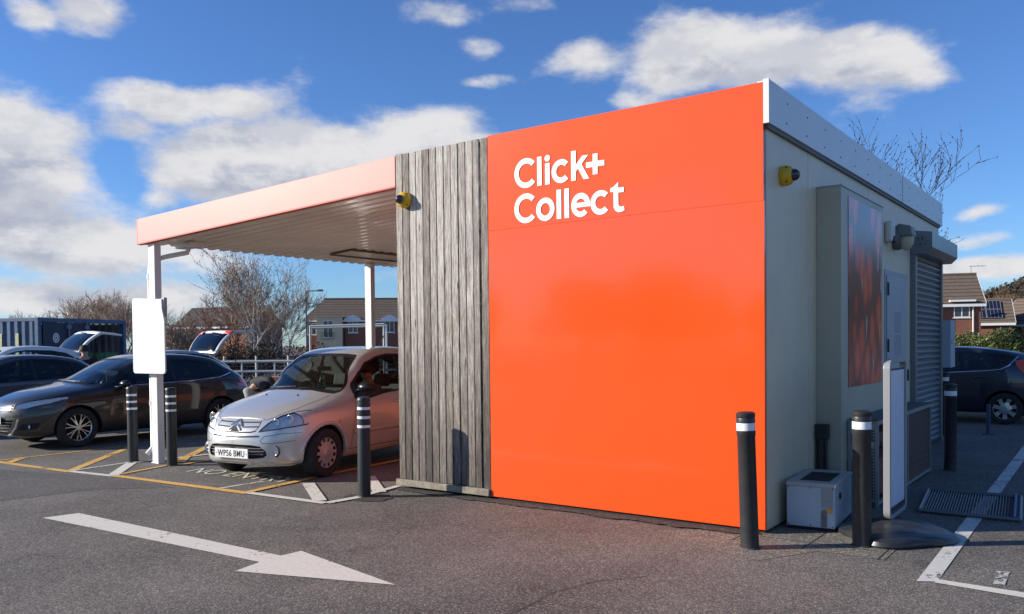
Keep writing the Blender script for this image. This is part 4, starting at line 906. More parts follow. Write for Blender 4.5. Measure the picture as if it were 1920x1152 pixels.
def make_car(name, loc, yaw, sp, paint_m, label, cat='car', group=None, wheels='cover', interior=True, steer=0.):
    root = empty(name, loc, yaw, label=label, cat=cat, group=group)
    root.location = Vector(loc); s = carbody(sp, root, paint_m)
    tr = sp['W']/2-.115
    for x in (0., -sp['wb']):
        for sd_ in (-1, 1): wheel(root, x, sd_*tr, sp['r'], sd_, wheels, steer if x == 0 else 0)
    if interior: cabin(root, sp)
    return root, s
# --- silver small hatchback
V_ = lambda *a: list(a)
silver = dict(xf=.74, xr=-3.11, x0=-.05, x1=-2.75, wb=2.46, r=.30, W=1.667, nf=2.5, nr=3.4, roofw=.70, seatx=-1.35, dash=-.78, belt=.98,
  top=[(-3.12, .62), (-3.10, .9), (-3.02, 1.15), (-2.86, 1.38), (-2.6, 1.455), (-2.2, 1.50), (-1.75, 1.52), (-1.35, 1.50), (-1.05, 1.435), (-.80, 1.315), (-.55, 1.165), (-.36, 1.05), (-.2, 1.005), (.0, .955), (.2, .90), (.36, .845), (.50, .785), (.60, .72), (.66, .66), (.70, .60), (.725, .55), (.74, .50)],
  shoulder=[(-3.12, .95), (-2.6, 1.02), (-1.7, .985), (-1., .955), (-.6, .93), (-.2, .895), (.2, .80), (.5, .68), (.74, .45)],
  bottom=[(-3.12, .36), (-3.0, .24), (-2.7, .19), (0, .18), (.4, .185), (.62, .20), (.71, .24), (.74, .32)],
  width=[(-3.12, 1.58), (-2.4, 1.66), (-1.2, 1.667), (0, 1.66), (.3, 1.62), (.74, 1.56)],
  bow=[(-3.12, -.10), (-2.6, -.06), (-1.8, 0), (-1.3, .04), (-1., .12), (-.5, .20), (-.2, .16), (.2, .05), (.6, 0), (.74, 0)])
silver['top'] = [(x, z if z < 1 else 1+(z-1)*1.13) for x, z in silver['top']]
silver['regions'] = [
 (1, 'front', [(-.01, 1.035), (.30, 1.03), (.61, .99), (.635, 1.01), (.59, 1.14), (.54, 1.27), (.50, 1.385), (.47, 1.42), (.3, 1.435), (-.01, 1.44)], wsc),
 (2, 'front', [(-.01, 1.065), (.30, 1.06), (.58, 1.02), (.605, 1.035), (.56, 1.14), (.51, 1.27), (.47, 1.38), (.3, 1.405), (-.01, 1.41)], wsc),
 (3, 'side', [(-.62, .875), (-.60, .94), (-.69, 1.08), (-.85, 1.22), (-1.04, 1.33), (-1.3, 1.40), (-1.55, 1.43), (-2.15, 1.415), (-2.5, 1.36), (-2.68, 1.27), (-2.72, 1.12), (-2.7, 1.03), (-1.7, .985), (-1.2, .955)], sid),
 (4, 'side', [(-.66, .905), (-.64, .95), (-.73, 1.08), (-.88, 1.205), (-1.06, 1.308), (-1.31, 1.375), (-1.55, 1.40), (-1.66, 1.40), (-1.68, 1.005), (-1.2, .98)], sid),
 (5, 'side', [(-1.76, 1.01), (-1.74, 1.40), (-2.15, 1.385), (-2.42, 1.33), (-2.46, 1.05)], sid),
 (6, 'front', [(-.01, 1.08), (.5, 1.06), (.55, 1.1), (.48, 1.34), (-.01, 1.37)], lambda c, n: n.x < -.2 and c.x < -2.5),
 (7, 'front', [(.345, .600), (.60, .638), (.80, .675), (.80, .80), (.70, .828), (.60, .815), (.50, .775), (.42, .70)], lambda c, n: c.x > .30 and n.x > .05),
 (8, 'front', [(-.01, .285), (.30, .285), (.42, .30), (.455, .33), (.44, .38), (.38, .43), (.28, .445), (-.01, .45)], lambda c, n: c.x > .3)]
silver['regions'] = [(r_, v_, [(p_, q_ if q_ < 1 else 1+(q_-1)*1.13) for p_, q_ in poly_], c_) for r_, v_, poly_, c_ in silver['regions']]
silver['pieces'] = [(1, 'windscreen_surround', M['trim'], 0), (2, 'windscreen', M['glass'], .004), (3, 'window_surround', M['trim'], 0), (4, 'front_window', M['glass'], .005), (5, 'rear_window', M['glass'], .005), (6, 'rear_glass', M['glass_dark'], .004), (7, 'headlight_reflector', M['reflector'], .014), (7, 'headlight', M['lens'], .0), (8, 'lower_grille', M['dark'], .03)]
M['silver'] = paintmat('silver_paint', (.60, .60, .575), .45, .03, .3)
car, s = make_car('silver_hatchback', (-6.235, -.06, 0), R(-80.5), silver, M['silver'], 'silver hatchback nosing out of the bay under the canopy, front plate in view', group=None, wheels='cover', steer=R(0))
def on(u, v, off, view='front'):
    h = s.hit(view, u, v); return h[0]+h[1]*off if h else Vector((.7, u, v))
b = MB()
for z, wd in ((.335, .008), (.37, .008), (.405, .008)): 
    strip(s, b, 'front', [(-.42+abs(z-.37)*.3, z), (.42-abs(z-.37)*.3, z)], wd, -.012, th=.004)
b.build('grille_bar', M['wcover'], car, fixn=False)
# upper grille: dark slots between silver slats, chevrons
b = MB(); strip(s, b, 'front', [(-.31, .705), (-.06, .70)], .012, .003); strip(s, b, 'front', [(.06, .70), (.31, .705)], .012, .003); strip(s, b, 'front', [(-.315, .655), (-.10, .648)], .013, .003); strip(s, b, 'front', [(.10, .648), (.315, .655)], .013, .003)
strip(s, b, 'front', [(-.30, .607), (-.24, .592), (-.1, .588), (.1, .588), (.24, .592), (.30, .607)], .014, .003); strip(s, b, 'front', [(-.36, .548), (-.1, .538), (.1, .538), (.36, .548)], .017, .003)
strip(s, b, 'front', [(-.30, .607), (-.325, .66), (-.31, .74)], .006, .003); strip(s, b, 'front', [(.30, .607), (.325, .66), (.31, .74)], .006, .003)
patch_fill(s, b, 'front', [(-.075, .598), (.075, .598), (.0, .652)], .003)
b.build('grille_slot', M['dark'], car, fixn=False)
b = MB()
for zc in (.668, .62):
    for sg in (-1, 1): strip(s, b, 'front', [(sg*.004, zc+.058), (sg*.085, zc-.006)], .026, .006, th=.012)
b.build('chevron_badge', M['alloy'], car, fixn=False)
b = MB(); strip(s, b, 'front', [(-.33, .735), (-.2, .745), (0, .748), (.2, .745), (.33, .735)], .012, .002, th=.006); b.build('grille_surround', M['silver'], car, fixn=False)
# lamp internals and fog lamps
b = MB()
for sg in (-1, 1):
    for (y, z, r_) in ((.50, .70, .045), (.62, .735, .052)): p = on(sg*y, z, -.004); b.lathe([(r_*1.1, -.0), (r_*.98, .004), (r_*.7, -.012), (.02, -.02)], 20, p, 'x', cap=False)
    p = on(sg*.54, .37, -.012); b.lathe([(.05, .012), (.043, .014), (.04, -.01), (.026, -.014), (.024, .01), (.002, .016)], 24, p, 'x', cap=False)
b.build('lamp_bowl', M['chrome'], car, smooth=True, fixn=False)
b = MB()
for sg in (-1, 1): p = on(sg*.54, .37, -.012); b.lathe([(.072, .004), (.05, .012)], 24, p, 'x', cap=False)
b.build('fog_lamp_ring', M['trim'], car, smooth=True, fixn=False)
b = MB(); strip(s, b, 'front', [(.345, .598), (.60, .636), (.76, .668)], .011, .002, mirror=True); strip(s, b, 'front', [(.345, .600), (.42, .70), (.50, .775), (.60, .815), (.70, .828), (.76, .815)], .006, .002, mirror=True)
strip(s, b, 'front', [(.40, .47), (.38, .50), (.42, .545), (.60, .575), (.74, .58)], .005, .002, mirror=True); strip(s, b, 'front', [(.40, .47), (.5, .462), (.70, .49)], .005, .002, mirror=True)
pass
# door, wing seams
strip(s, b, 'side', [(-.44, .30), (-.50, .60), (-.58, .88), (-.60, .96), (-.70, 1.10), (-.86, 1.24)], .007, .0015, mirror=True); strip(s, b, 'side', [(-.40, .30), (-1.62, .29), (-1.70, .5), (-1.72, .98)], .007, .0015, mirror=True)
strip(s, b, 'side', [(-1.70, .5), (-1.62, .29), (-2.0, .29), (-2.12, .5), (-2.4, .72), (-2.5, 1.0)], .006, .0015, mirror=True)
strip(s, b, 'top', [(-.33, .60), (-.1, .62), (.25, .57), (.50, .44), (.56, .36)], .006, .0015, mirror=True)
b.build('panel_gap', M['dark'], car, fixn=False)
b = MB(); strip(s, b, 'side', [(-.50, .50), (-1.64, .50)], .05, .002, mirror=True, th=.014); strip(s, b, 'side', [(-1.74, .50), (-2.05, .50)], .05, .002, mirror=True, th=.014); b.build('side_moulding', M['silver'], car, fixn=False)
b = MB(); arcp = [(.365*math.cos(a), .30+.365*math.sin(a)) for a in np.linspace(.15, math.pi-.1, 26)]; strip(s, b, 'side', arcp, .035, .001, mirror=True, th=.010); strip(s, b, 'side', [(x-2.46, z) for x, z in arcp], .035, .001, mirror=True, th=.010); b.build('arch_lip', M['silver'], car, fixn=False)
b = MB(); p = on(-.22, .66, .0, 'side')
for sg in (1, -1): b.lathe([(.001, .008), (.016, .007), (.02, .0)], 12, (p.x, sg*p.y, p.z), 'y', cap=False)
b.build('side_repeater', M['amber'], car)
b = MB()
for sg in (1, -1): p = on(-1.5, .84, 0, 'side'); b.tube([(p.x+.08, sg*(p.y+.002), p.z), (p.x+.06, sg*(p.y+.03), p.z+.003), (p.x-.06, sg*(p.y+.03), p.z+.003), (p.x-.08, sg*(p.y+.002), p.z)], .014, 8)
b.build('door_handle', M['silver'], car, smooth=True)
b = MB()
for y0_, y1_ in ((-.50, .02), (.10, .56)): pts = [on(y0_+(y1_-y0_)*k/6, 1.045+.02*k/6, .015) for k in range(7)]; b.tube(pts, .009, 6)
b.build('wiper', M['trim'], car)
b = MB()
for y in (-.26, .26): p = s.hit('top', -.12, y); b.lathe([(.014, 0), (.012, .012), (.002, .014)], 10, p[0], 'z')
b.build('washer_jet', M['trim'], car)
pl = empty('number_plate', (.748, 0, .345)); pl.parent = car
b = MB(); b.box(0, -.26, -.056, .012, .26, .056); b.build('plate', M['plate'], pl, bevel=.003)
text_shape('plate_characters', 'WP56 BMU', M['ink'], pl, lambda x, y, z: Vector((.0135+z*.4, x, y-.036)), size=.105, sx=.80, align='CENTER', depth=.001, bold=.0012, spacing=1.05)
b = MB()
for sg in (-1, 1): b.lathe([(.006, 0), (.006, .003)], 8, (.0125, sg*.235, 0), 'x')
b.build('screw', M['ink'], pl)
for sg in (-1, 1): mirror_(car, -.72, sg*.86, 1.06, M['trim'], sg)
b = MB(); b.tube([(-.93, 0, 1.36), (-.95, 0, 1.31)], .012, 6); b.box(-.97, -.11, 1.26, -.945, .11, 1.32); b.build('rear_view_mirror', M['trim'], car)
b = MB(); b.box(-.955, -.03, 1.14, -.94, .01, 1.20); b.build('air_freshener', mat('freshener_yellow', (.7, .55, .02), .5), car)
b = MB(); b.box(-.955, -.02, 1.06, -.94, .03, 1.11); b.build('green_charm', mat('charm_green', (.02, .45, .25), .5), car)
b = MB(); b.tube([(-2.2, 0, 1.505), (-2.35, 0, 1.75)], .006, 5); b.build('aerial', M['trim'], car)
# --- dark brown hatchback
brown = dict(xf=.90, xr=-3.43, x0=.0, x1=-3.0, wb=2.61, r=.325, W=1.79, nf=2.6, nr=3., roofw=.70, seatx=-1.45, dash=-.80, belt=.98, n=72,
  top=[(-3.43, .75), (-3.40, .95), (-3.30, 1.08), (-3.1, 1.20), (-2.8, 1.34), (-2.5, 1.42), (-2.1, 1.475), (-1.75, 1.49), (-1.4, 1.475), (-1.1, 1.41), (-.7, 1.25), (-.35, 1.10), (-.1, 1.015), (.1, .98), (.4, .92), (.62, .85), (.75, .79), (.82, .73), (.87, .65), (.89, .58), (.90, .5)],
  shoulder=[(-3.43, .95), (-3, 1.03), (-2.2, 1.0), (-1., .955), (-.4, .93), (0, .90), (.4, .80), (.7, .70), (.9, .5)],
  bottom=[(-3.43, .40), (-3.3, .28), (-3.0, .2), (0, .19), (.6, .19), (.8, .22), (.88, .27), (.90, .35)],
  width=[(-3.43, 1.66), (-2.6, 1.78), (-1.2, 1.79), (0, 1.78), (.4, 1.73), (.9, 1.66)],
  bow=[(-3.43, -.12), (-2.8, -.08), (-2., 0), (-1.4, .03), (-1., .12), (-.4, .2), (0, .12), (.4, .04), (.9, 0)])
brown['regions'] = [
 (1, 'front', [(-.01, 1.035), (.5, 1.01), (.72, .975), (.76, 1.0), (.66, 1.2), (.56, 1.37), (.50, 1.405), (-.01, 1.425)], wsc),
 (2, 'front', [(-.01, 1.06), (.5, 1.035), (.69, 1.00), (.715, 1.015), (.625, 1.2), (.53, 1.36), (.48, 1.38), (-.01, 1.40)], wsc),
 (3, 'side', [(-.42, .925), (-.40, .955), (-.75, 1.14), (-1.1, 1.29), (-1.4, 1.375), (-1.75, 1.41), (-2.2, 1.39), (-2.6, 1.32), (-2.95, 1.18), (-3.0, 1.12), (-2.7, 1.03), (-2.0, .985), (-1., .95)], sid),
 (4, 'side', [(-.62, .965), (-.60, 1.0), (-.8, 1.10), (-1.13, 1.255), (-1.42, 1.345), (-1.66, 1.375), (-1.68, .995), (-1., .975)], sid),
 (5, 'side', [(-1.75, 1.0), (-1.73, 1.375), (-2.1, 1.365), (-2.42, 1.31), (-2.50, 1.06), (-2.2, 1.02)], sid),
 (9, 'side', [(-2.53, 1.07), (-2.47, 1.295), (-2.6, 1.27), (-2.86, 1.16), (-2.86, 1.12)], sid),
 (6, 'front', [(-.01, 1.05), (.6, 1.05), (.56, 1.3), (-.01, 1.36)], lambda c, n: n.x < -.2 and c.x < -2.7),
 (7, 'front', [(.43, .655), (.62, .665), (.80, .74), (.885, .83), (.84, .835), (.70, .80), (.55, .765), (.44, .73)], lambda c, n: c.x > .15 and n.x > .03),
 (8, 'front', [(-.01, .26), (.34, .26), (.44, .40), (.46, .48), (-.01, .48)], lambda c, n: c.x > .4),
 (10, 'rear', [(0, 0), (0, 0), (0, 0)], lambda c, n: False),
 (11, 'front', [(.60, .80), (.80, .83), (.90, .87), (.90, 1.0), (.80, 1.0), (.62, .93)], lambda c, n: c.x < -3.0 and n.x < .1)]
brown['regions'] = [r_ for r_ in brown['regions'] if r_[0] != 10]
brown['pieces'] = [(1, 'windscreen_surround', M['trim'], 0), (2, 'windscreen', M['glass'], .004), (3, 'window_surround', M['trim'], 0), (4, 'front_window', M['glass_dark'], .005), (5, 'rear_window', M['glass_dark'], .005), (9, 'quarter_window', M['glass_dark'], .005), (6, 'rear_glass', M['glass_dark'], .004), (7, 'headlight_reflector', M['reflector'], .014), (7, 'headlight', M['lens'], 0), (8, 'lower_grille', M['dark'], .03), (11, 'tail_lamp', M['red_lens'], -.006)]
M['brown'] = paintmat('dark_brown_paint', (.020, .016, .014), .1, .05, .35)
car, s = make_car('brown_hatchback', (-12.10, -.03, 0), R(-91), brown, M['brown'], 'dark brown hatchback parked left of the canopy post with chrome window line', wheels='multi')
b = MB()
for z, wd in ((.62, .018), (.665, .018), (.70, .016)): strip(s, b, 'front', [(-.40, z), (.40, z)], wd, .004, th=.012)
for z in (.30, .35, .40, .445): strip(s, b, 'front', [(-.36-(z-.3)*.5, z), (.36+(z-.3)*.5, z)], .012, -.01, th=.012)
strip(s, b, 'front', [(.33, .235), (.42, .26), (.50, .36), (.54, .50)], .03, .004, mirror=True, th=.01)
strip(s, b, 'side', [(-.62, .955), (-1., .965), (-2.0, .995), (-2.6, 1.04), (-2.9, 1.115)], .014, .003, mirror=True, th=.004)
b.build('chrome_trim', M['chrome'], car, fixn=False)
b = MB(); strip(s, b, 'side', [(-.45, .30), (-.50, .6), (-.58, .92)], .007, .0015, mirror=True); strip(s, b, 'side', [(-.45, .30), (-1.65, .29), (-1.71, .5), (-1.73, .98)], .007, .0015, mirror=True); strip(s, b, 'side', [(-1.65, .29), (-2.1, .29), (-2.22, .5), (-2.5, .75), (-2.55, 1.0)], .006, .0015, mirror=True)
strip(s, b, 'top', [(-.10, .66), (.2, .66), (.5, .58), (.7, .40)], .006, .0015, mirror=True); strip(s, b, 'side', [(.5, .66), (.36, .62), (.28, .58)], .006, .0015, mirror=True); b.build('panel_gap', M['dark'], car, fixn=False)
b = MB()
for sg in (-1, 1):
    for xx, zz_ in ((-1.5, .83), (-2.3, .87)): p = on(xx, zz_, 0, 'side'); b.tube([(p.x+.09, sg*(p.y+.002), p.z), (p.x+.07, sg*(p.y+.03), p.z), (p.x-.07, sg*(p.y+.03), p.z), (p.x-.09, sg*(p.y+.002), p.z)], .014, 8)
b.build('door_handle', M['brown'], car, smooth=True)
b = MB()
for sg in (-1, 1): p = on(sg*.66, .38, 0); b.lathe([(.05, .004), (.036, -.01), (.002, .006)], 20, p, 'x', cap=False)
b.build('fog_lamp', M['reflector'], car, smooth=True, fixn=False)
b = MB(); patch_fill(s, b, 'front', [(.52, .32), (.74, .34), (.76, .44), (.58, .42)], .002, mirror=True); b.build('fog_lamp_recess', M['dark'], car, fixn=False)
b = MB(); pts = [on(-.62+.58*k/6, 1.04+.02*k/6, .015) for k in range(7)]; b.tube(pts, .009, 6); pts = [on(.02+.62*k/6, 1.045-.015*k/6, .015) for k in range(7)]; b.tube(pts, .009, 6); b.build('wiper', M['trim'], car)
b = MB(); strip(s, b, 'front', [(.10, 1.10), (.24, 1.10)], .09, -.02); b.build('parking_ticket', mat('ticket_green', (.30, .62, .45), .6), car, fixn=False)
b = MB(); b.box(.915, -.26, .42, .925, .26, .53); b.build('number_plate', M['plate'], car)
for sg in (-1, 1): mirror_(car, -.72, sg*.98, 1.0, M['trim'], sg)
# --- dark blue hatchback on the right, nose hidden behind the kiosk
blue = dict(xf=.80, xr=-3.17, x0=.0, x1=-2.75, wb=2.49, r=.298, W=1.72, nf=2.6, nr=3., roofw=.69, seatx=-1.45, dash=-.80, belt=.98, n=70,
  top=[(-3.17, .72), (-3.15, .9), (-3.08, 1.06), (-2.95, 1.21), (-2.8, 1.31), (-2.6, 1.36), (-2.3, 1.41), (-1.9, 1.45), (-1.55, 1.46), (-1.2, 1.41), (-.8, 1.26), (-.4, 1.09), (-.1, .99), (.1, .95), (.4, .88), (.6, .80), (.72, .70), (.78, .58), (.80, .48)],
  shoulder=[(-3.17, 1.0), (-2.8, 1.08), (-2.2, 1.02), (-1., .93), (-.4, .89), (0, .85), (.4, .76), (.8, .45)],
  bottom=[(-3.17, .42), (-3.05, .28), (-2.75, .2), (0, .19), (.6, .2), (.78, .28), (.8, .34)],
  width=[(-3.17, 1.58), (-2.5, 1.71), (-1.2, 1.72), (0, 1.71), (.4, 1.66), (.8, 1.58)],
  bow=[(-3.17, -.12), (-2.7, -.08), (-2., 0), (-1.4, .03), (-1., .12), (-.4, .2), (0, .12), (.4, .04), (.8, 0)])
blue['regions'] = [
 (1, 'front', [(-.01, 1.0), (.5, .985), (.68, .95), (.72, .97), (.62, 1.17), (.53, 1.34), (.48, 1.38), (-.01, 1.40)], wsc),
 (3, 'side', [(-.45, .88), (-.42, .92), (-.75, 1.09), (-1.15, 1.26), (-1.4, 1.335), (-1.75, 1.365), (-2.2, 1.35), (-2.45, 1.315), (-2.66, 1.27), (-2.55, 1.12), (-2.44, 1.045), (-2.3, 1.015), (-1.6, .975), (-1., .92)], sid),
 (4, 'side', [(-.62, .925), (-.60, .96), (-.8, 1.07), (-1.15, 1.225), (-1.42, 1.305), (-1.50, 1.32), (-1.52, .99), (-1., .95)], sid),
 (5, 'side', [(-1.60, 1.0), (-1.58, 1.33), (-2.08, 1.32), (-2.20, 1.045)], sid),
 (9, 'side', [(-2.26, 1.05), (-2.14, 1.315), (-2.42, 1.285), (-2.58, 1.25), (-2.50, 1.14), (-2.42, 1.075)], sid),
 (6, 'front', [(-.01, 1.08), (.55, 1.08), (.5, 1.3), (-.01, 1.34)], lambda c, n: n.x < -.2 and c.x < -2.7),
 (11, 'side', [(-2.64, 1.19), (-2.80, 1.20), (-3.14, 1.06), (-3.16, .84), (-2.98, .84), (-2.82, .93), (-2.68, 1.08)], lambda c, n: c.y > .3)]
blue['pieces'] = [(1, 'windscreen', M['glass_dark'], 0), (3, 'window_surround', M['trim'], 0), (4, 'front_window', M['glass_dark'], .005), (5, 'rear_window', M['glass_dark'], .005), (9, 'quarter_window', M['glass_dark'], .005), (6, 'rear_glass', M['glass_dark'], 0), (11, 'tail_lamp', M['red_lens'], -.008)]
M['blue'] = paintmat('dark_blue_paint', (.012, .014, .030), .2, .05, .3)
car, s = make_car('blue_hatchback', (-1.90, 11.97, 0), R(180), blue, M['blue'], 'dark blue hatchback with red rear lamp parked behind the kiosk on the right', wheels='seven')
car['label'] = 'dark blue hatchback with orange red rear lamp in front of the green shrubs'
b = MB(); strip(s, b, 'side', [(-.6, .90), (-1., .915), (-1.6, .965), (-2.2, 1.00), (-2.42, 1.025), (-2.55, 1.10), (-2.68, 1.265)], .016, .003, mirror=True, th=.004); b.build('chrome_trim', M['chrome'], car, fixn=False)
b = MB(); strip(s, b, 'side', [(-1.54, .29), (-1.56, .6), (-1.56, .97)], .007, .0015, mirror=True); strip(s, b, 'side', [(-1.54, .29), (-1.95, .29), (-2.07, .5), (-2.35, .75), (-2.42, 1.0)], .007, .0015, mirror=True); b.build('panel_gap', M['dark'], car, fixn=False)
b = MB()
for sg in (-1, 1): p = on(-2.1, .88, 0, 'side'); b.tube([(p.x+.11, sg*(p.y+.002), p.z), (p.x+.09, sg*(p.y+.035), p.z), (p.x-.09, sg*(p.y+.035), p.z), (p.x-.11, sg*(p.y+.002), p.z)], .016, 8)
b.build('door_handle', M['blue'], car, smooth=True)
# --- dark grey hatchback behind the brown one
def variant(base, **k):
    d = dict(base)
    for a, v in k.items(): d[a] = v
    return d
M['dgrey'] = paintmat('dark_grey_paint', (.085, .088, .092), .3, .04, .35)
grey = variant(brown)
car, s = make_car('grey_hatchback', (-15.75, -.75, 0), R(-91), grey, M['dgrey'], 'dark grey hatchback behind the brown car at the left edge', wheels='multi')
b = MB(); strip(s, b, 'side', [(-.45, .30), (-.50, .6), (-.58, .92)], .007, .0015, mirror=True); strip(s, b, 'side', [(-.45, .30), (-1.65, .29), (-1.71, .5), (-1.73, .98)], .007, .0015, mirror=True); b.build('panel_gap', M['dark'], car, fixn=False)
for sg in (-1, 1): mirror_(car, -.72, sg*.98, 1.0, M['trim'], sg)
# --- white car with raised tailgate, silver estate with raised tailgate, white van
M['wpaint'] = paintmat('white_paint_car', (.72, .70, .64), .0, .03, .35)
tall = lambda d, k: variant(d, top=[(x, z*k) for x, z in d['top']], shoulder=[(x, z*k) for x, z in d['shoulder']], regions=[(r_, v, [(p, q*k) for p, q in poly], c_) for r_, v, poly, c_ in d['regions']])
OPEN = 'parked cars with their tailgates raised'
w_sp = tall(silver, 1.06); w_sp = variant(w_sp, pieces=[p for p in silver['pieces']])
car, s = make_car('white_hatchback', (-20.0, 1.2, 0), R(-91), w_sp, M['wpaint'], 'white hatchback with open tailgate in front of the blue container', group=OPEN, wheels='multi')
tailgate(car, w_sp, -2.75, 1.50, M['wpaint'], 44, red=False)
M['sil2'] = paintmat('pale_silver_paint', (.50, .50, .48), .4, .04, .3)
s_sp = tall(brown, 1.03)
car, s = make_car('silver_estate', (-17.95, 3.8, 0), R(-91), s_sp, M['sil2'], 'pale silver car with open tailgate showing above the brown hatchback', group=OPEN, wheels='multi')
tailgate(car, s_sp, -2.75, 1.44, M['sil2'], 50)
van = variant(silver, W=1.95, xf=.85, xr=-4.1, x0=.15, x1=-3.9, wb=3.0, r=.33, nr=6., roofw=.84, seatx=-1.2, n=60,
  top=[(-4.1, 1.9), (-4.0, 2.15), (-3.8, 2.2), (-1.7, 2.22), (-1.3, 2.16), (-.9, 1.85), (-.4, 1.42), (-.1, 1.25), (.3, 1.15), (.6, 1.02), (.75, .85), (.85, .6)],
  shoulder=[(-4.1, 1.2), (-1, 1.15), (0, 1.05), (.5, .85), (.85, .5)], bottom=[(-4.1, .35), (-3.9, .25), (0, .24), (.7, .25), (.85, .4)],
  width=[(-4.1, 1.9), (-3, 1.95), (0, 1.94), (.85, 1.8)], bow=[(-4.1, 0), (-1.6, 0), (-1, .12), (-.2, .15), (.85, 0)])
van['regions'] = [(2, 'front', [(-.01, 1.33), (.78, 1.28), (.70, 2.0), (-.01, 2.06)], wsc), (4, 'side', [(-.5, 1.2), (-.75, 1.5), (-1.15, 1.95), (-1.6, 1.97), (-1.6, 1.2)], sid)]
van['pieces'] = [(2, 'windscreen', M['glass'], .0), (4, 'cab_window', M['glass_dark'], .0)]
make_car('white_van', (-16.9, 14.6, 0), R(-100), van, M['wpaint'], 'white van glimpsed between the silver car roof and the timber cladding', cat='van', wheels='multi', interior=False)
# ------------------------------------------------------------------ people
M['skin'] = mat('skin', (.45, .26, .18), .55); M['hair'] = mat('dark_hair', (.02, .014, .01), .7, var=.4, vscale=60); M['jacket'] = mat('black_jacket', (.014, .014, .017), .8, var=.4, vscale=12, bump=.3, bscale=25); M['greyjeans'] = mat('grey_trousers', (.30, .30, .30), .85, var=.2, vscale=15); M['greytop'] = mat('grey_top', (.10, .10, .11), .9, var=.3, vscale=12)
def skin_mesh(name, J, E_, rad, m, parent, root='pelvis', extra=0.):
    keys = list(J); me = bpy.data.meshes.new(name); me.from_pydata([J[k] for k in keys], [(keys.index(a), keys.index(b)) for a, b in E_ if a in J and b in J], [])
    o = link(name, me, m, parent); sm = o.modifiers.new('skin', 'SKIN'); sm.use_smooth_shade = True; sm.branch_smoothing = .5
    for i, k in enumerate(keys):
        r = rad[k]+extra; me.skin_vertices[0].data[i].radius = (r, r); me.skin_vertices[0].data[i].use_root = (k == root)
    su = o.modifiers.new('sub', 'SUBSURF'); su.levels = su.render_levels = 2
    return o
EDG = [('pelvis', 'waist'), ('waist', 'chest'), ('chest', 'neck'), ('neck', 'chin'), ('chin', 'skull')]
for s_ in 'lr':
    EDG += [('chest', 'sh'+s_), ('sh'+s_, 'el'+s_), ('el'+s_, 'wr'+s_), ('wr'+s_, 'palm'+s_), ('pelvis', 'hip'+s_), ('hip'+s_, 'kn'+s_), ('kn'+s_, 'an'+s_), ('an'+s_, 'toe'+s_)]
    EDG += [('palm'+s_, 'f%d%s' % (k, s_)) for k in range(4)]+[('palm'+s_, 'th'+s_)]
RAD = dict(pelvis=.14, waist=.13, chest=.15, neck=.055, chin=.075, skull=.10)
for s_ in 'lr': RAD.update({'sh'+s_: .07, 'el'+s_: .045, 'wr'+s_: .03, 'palm'+s_: .032, 'hip'+s_: .09, 'kn'+s_: .06, 'an'+s_: .04, 'toe'+s_: .035, 'th'+s_: .009, **{'f%d%s' % (k, s_): .009 for k in range(4)}})
def person(loc, rz, J, label, top_m, low_m):
    e = empty('person', loc, rz, label=label, cat='person')
    for s_ in 'lr':
        if 'wr'+s_ in J:
            w_, el_ = Vector(J['wr'+s_]), Vector(J['el'+s_]); d = (w_-el_).normalized(); p = w_+d*.06; J['palm'+s_] = tuple(p); sd_ = d.cross(Vector((0, 0, 1))); sd_ = sd_.normalized() if sd_.length > .1 else Vector((0, 1, 0))
            for k in range(4): J['f%d%s' % (k, s_)] = tuple(p+d*(.085+.01*(k in (1, 2)))+sd_*((k-1.5)*.021))
            J['th'+s_] = tuple(p+d*.03+sd_*(.055))
    skin_mesh('body', J, EDG, RAD, M['skin'], e)
    up = [k for k in J if k in ('pelvis', 'waist', 'chest') or k[:2] in ('sh', 'el', 'wr') and k[2:] in 'lr']
    skin_mesh('jacket', {k: J[k] for k in up}, EDG, {k: RAD[k]+(.012 if k[:2] == 'wr' else .022) for k in up}, top_m, e)
    lo = [k for k in J if k == 'pelvis' or k[:-1] in ('hip', 'kn', 'an')]
    if len(lo) > 2: skin_mesh('trousers', {k: J[k] for k in lo}, EDG, {k: RAD[k]*.8+.006 for k in lo}, low_m, e)
    sk, ch = Vector(J['skull']), Vector(J['chin']); up_ = (sk-ch).normalized(); fwd = Vector(J.get('face', (1, 0, 0))).normalized() if 'face' in J else Vector((1, 0, 0))
    b = MB(); n = 16; c = sk+up_*.012-fwd*.018
    side_ = up_.cross(fwd).normalized(); vs = []; fs = []; K = 9
    for i in range(K):
        th = math.pi*.62*i/(K-1)
        for k in range(n):
            a = 2*math.pi*k/n; dd = up_*math.cos(th)+(fwd*math.cos(a)+side_*math.sin(a))*math.sin(th)
            if dd.dot(fwd) > .35 and dd.dot(up_) < .55: dd = dd*.9
            vs.append(c+dd*(.118+.004*math.sin(k*3+i)))
    for i in range(K-1):
        for k in range(n): fs.append((i*n+k, i*n+(k+1) % n, (i+1)*n+(k+1) % n, (i+1)*n+k))
    b.add(vs, fs); b.build('hair', M['hair'], e, smooth=True)
    b = MB(); q = ch.lerp(sk, .35)+fwd*.085; b.add([q+up_*.03, q-up_*.012+side_*.014, q-up_*.012-side_*.014, q+fwd*.028-up_*.008], [(0, 1, 3), (0, 3, 2), (1, 2, 3), (0, 2, 1)]); b.build('nose', M['skin'], e)
    b = MB()
    for sg in (-1, 1): q2 = ch.lerp(sk, .55)+fwd*.088+side_*(.032*sg); b.lathe([(.001, -.006), (.009, 0), (.001, .006)], 8, q2, 'z', cap=False)
    b.build('eyes', M['ink'], e)
    return e
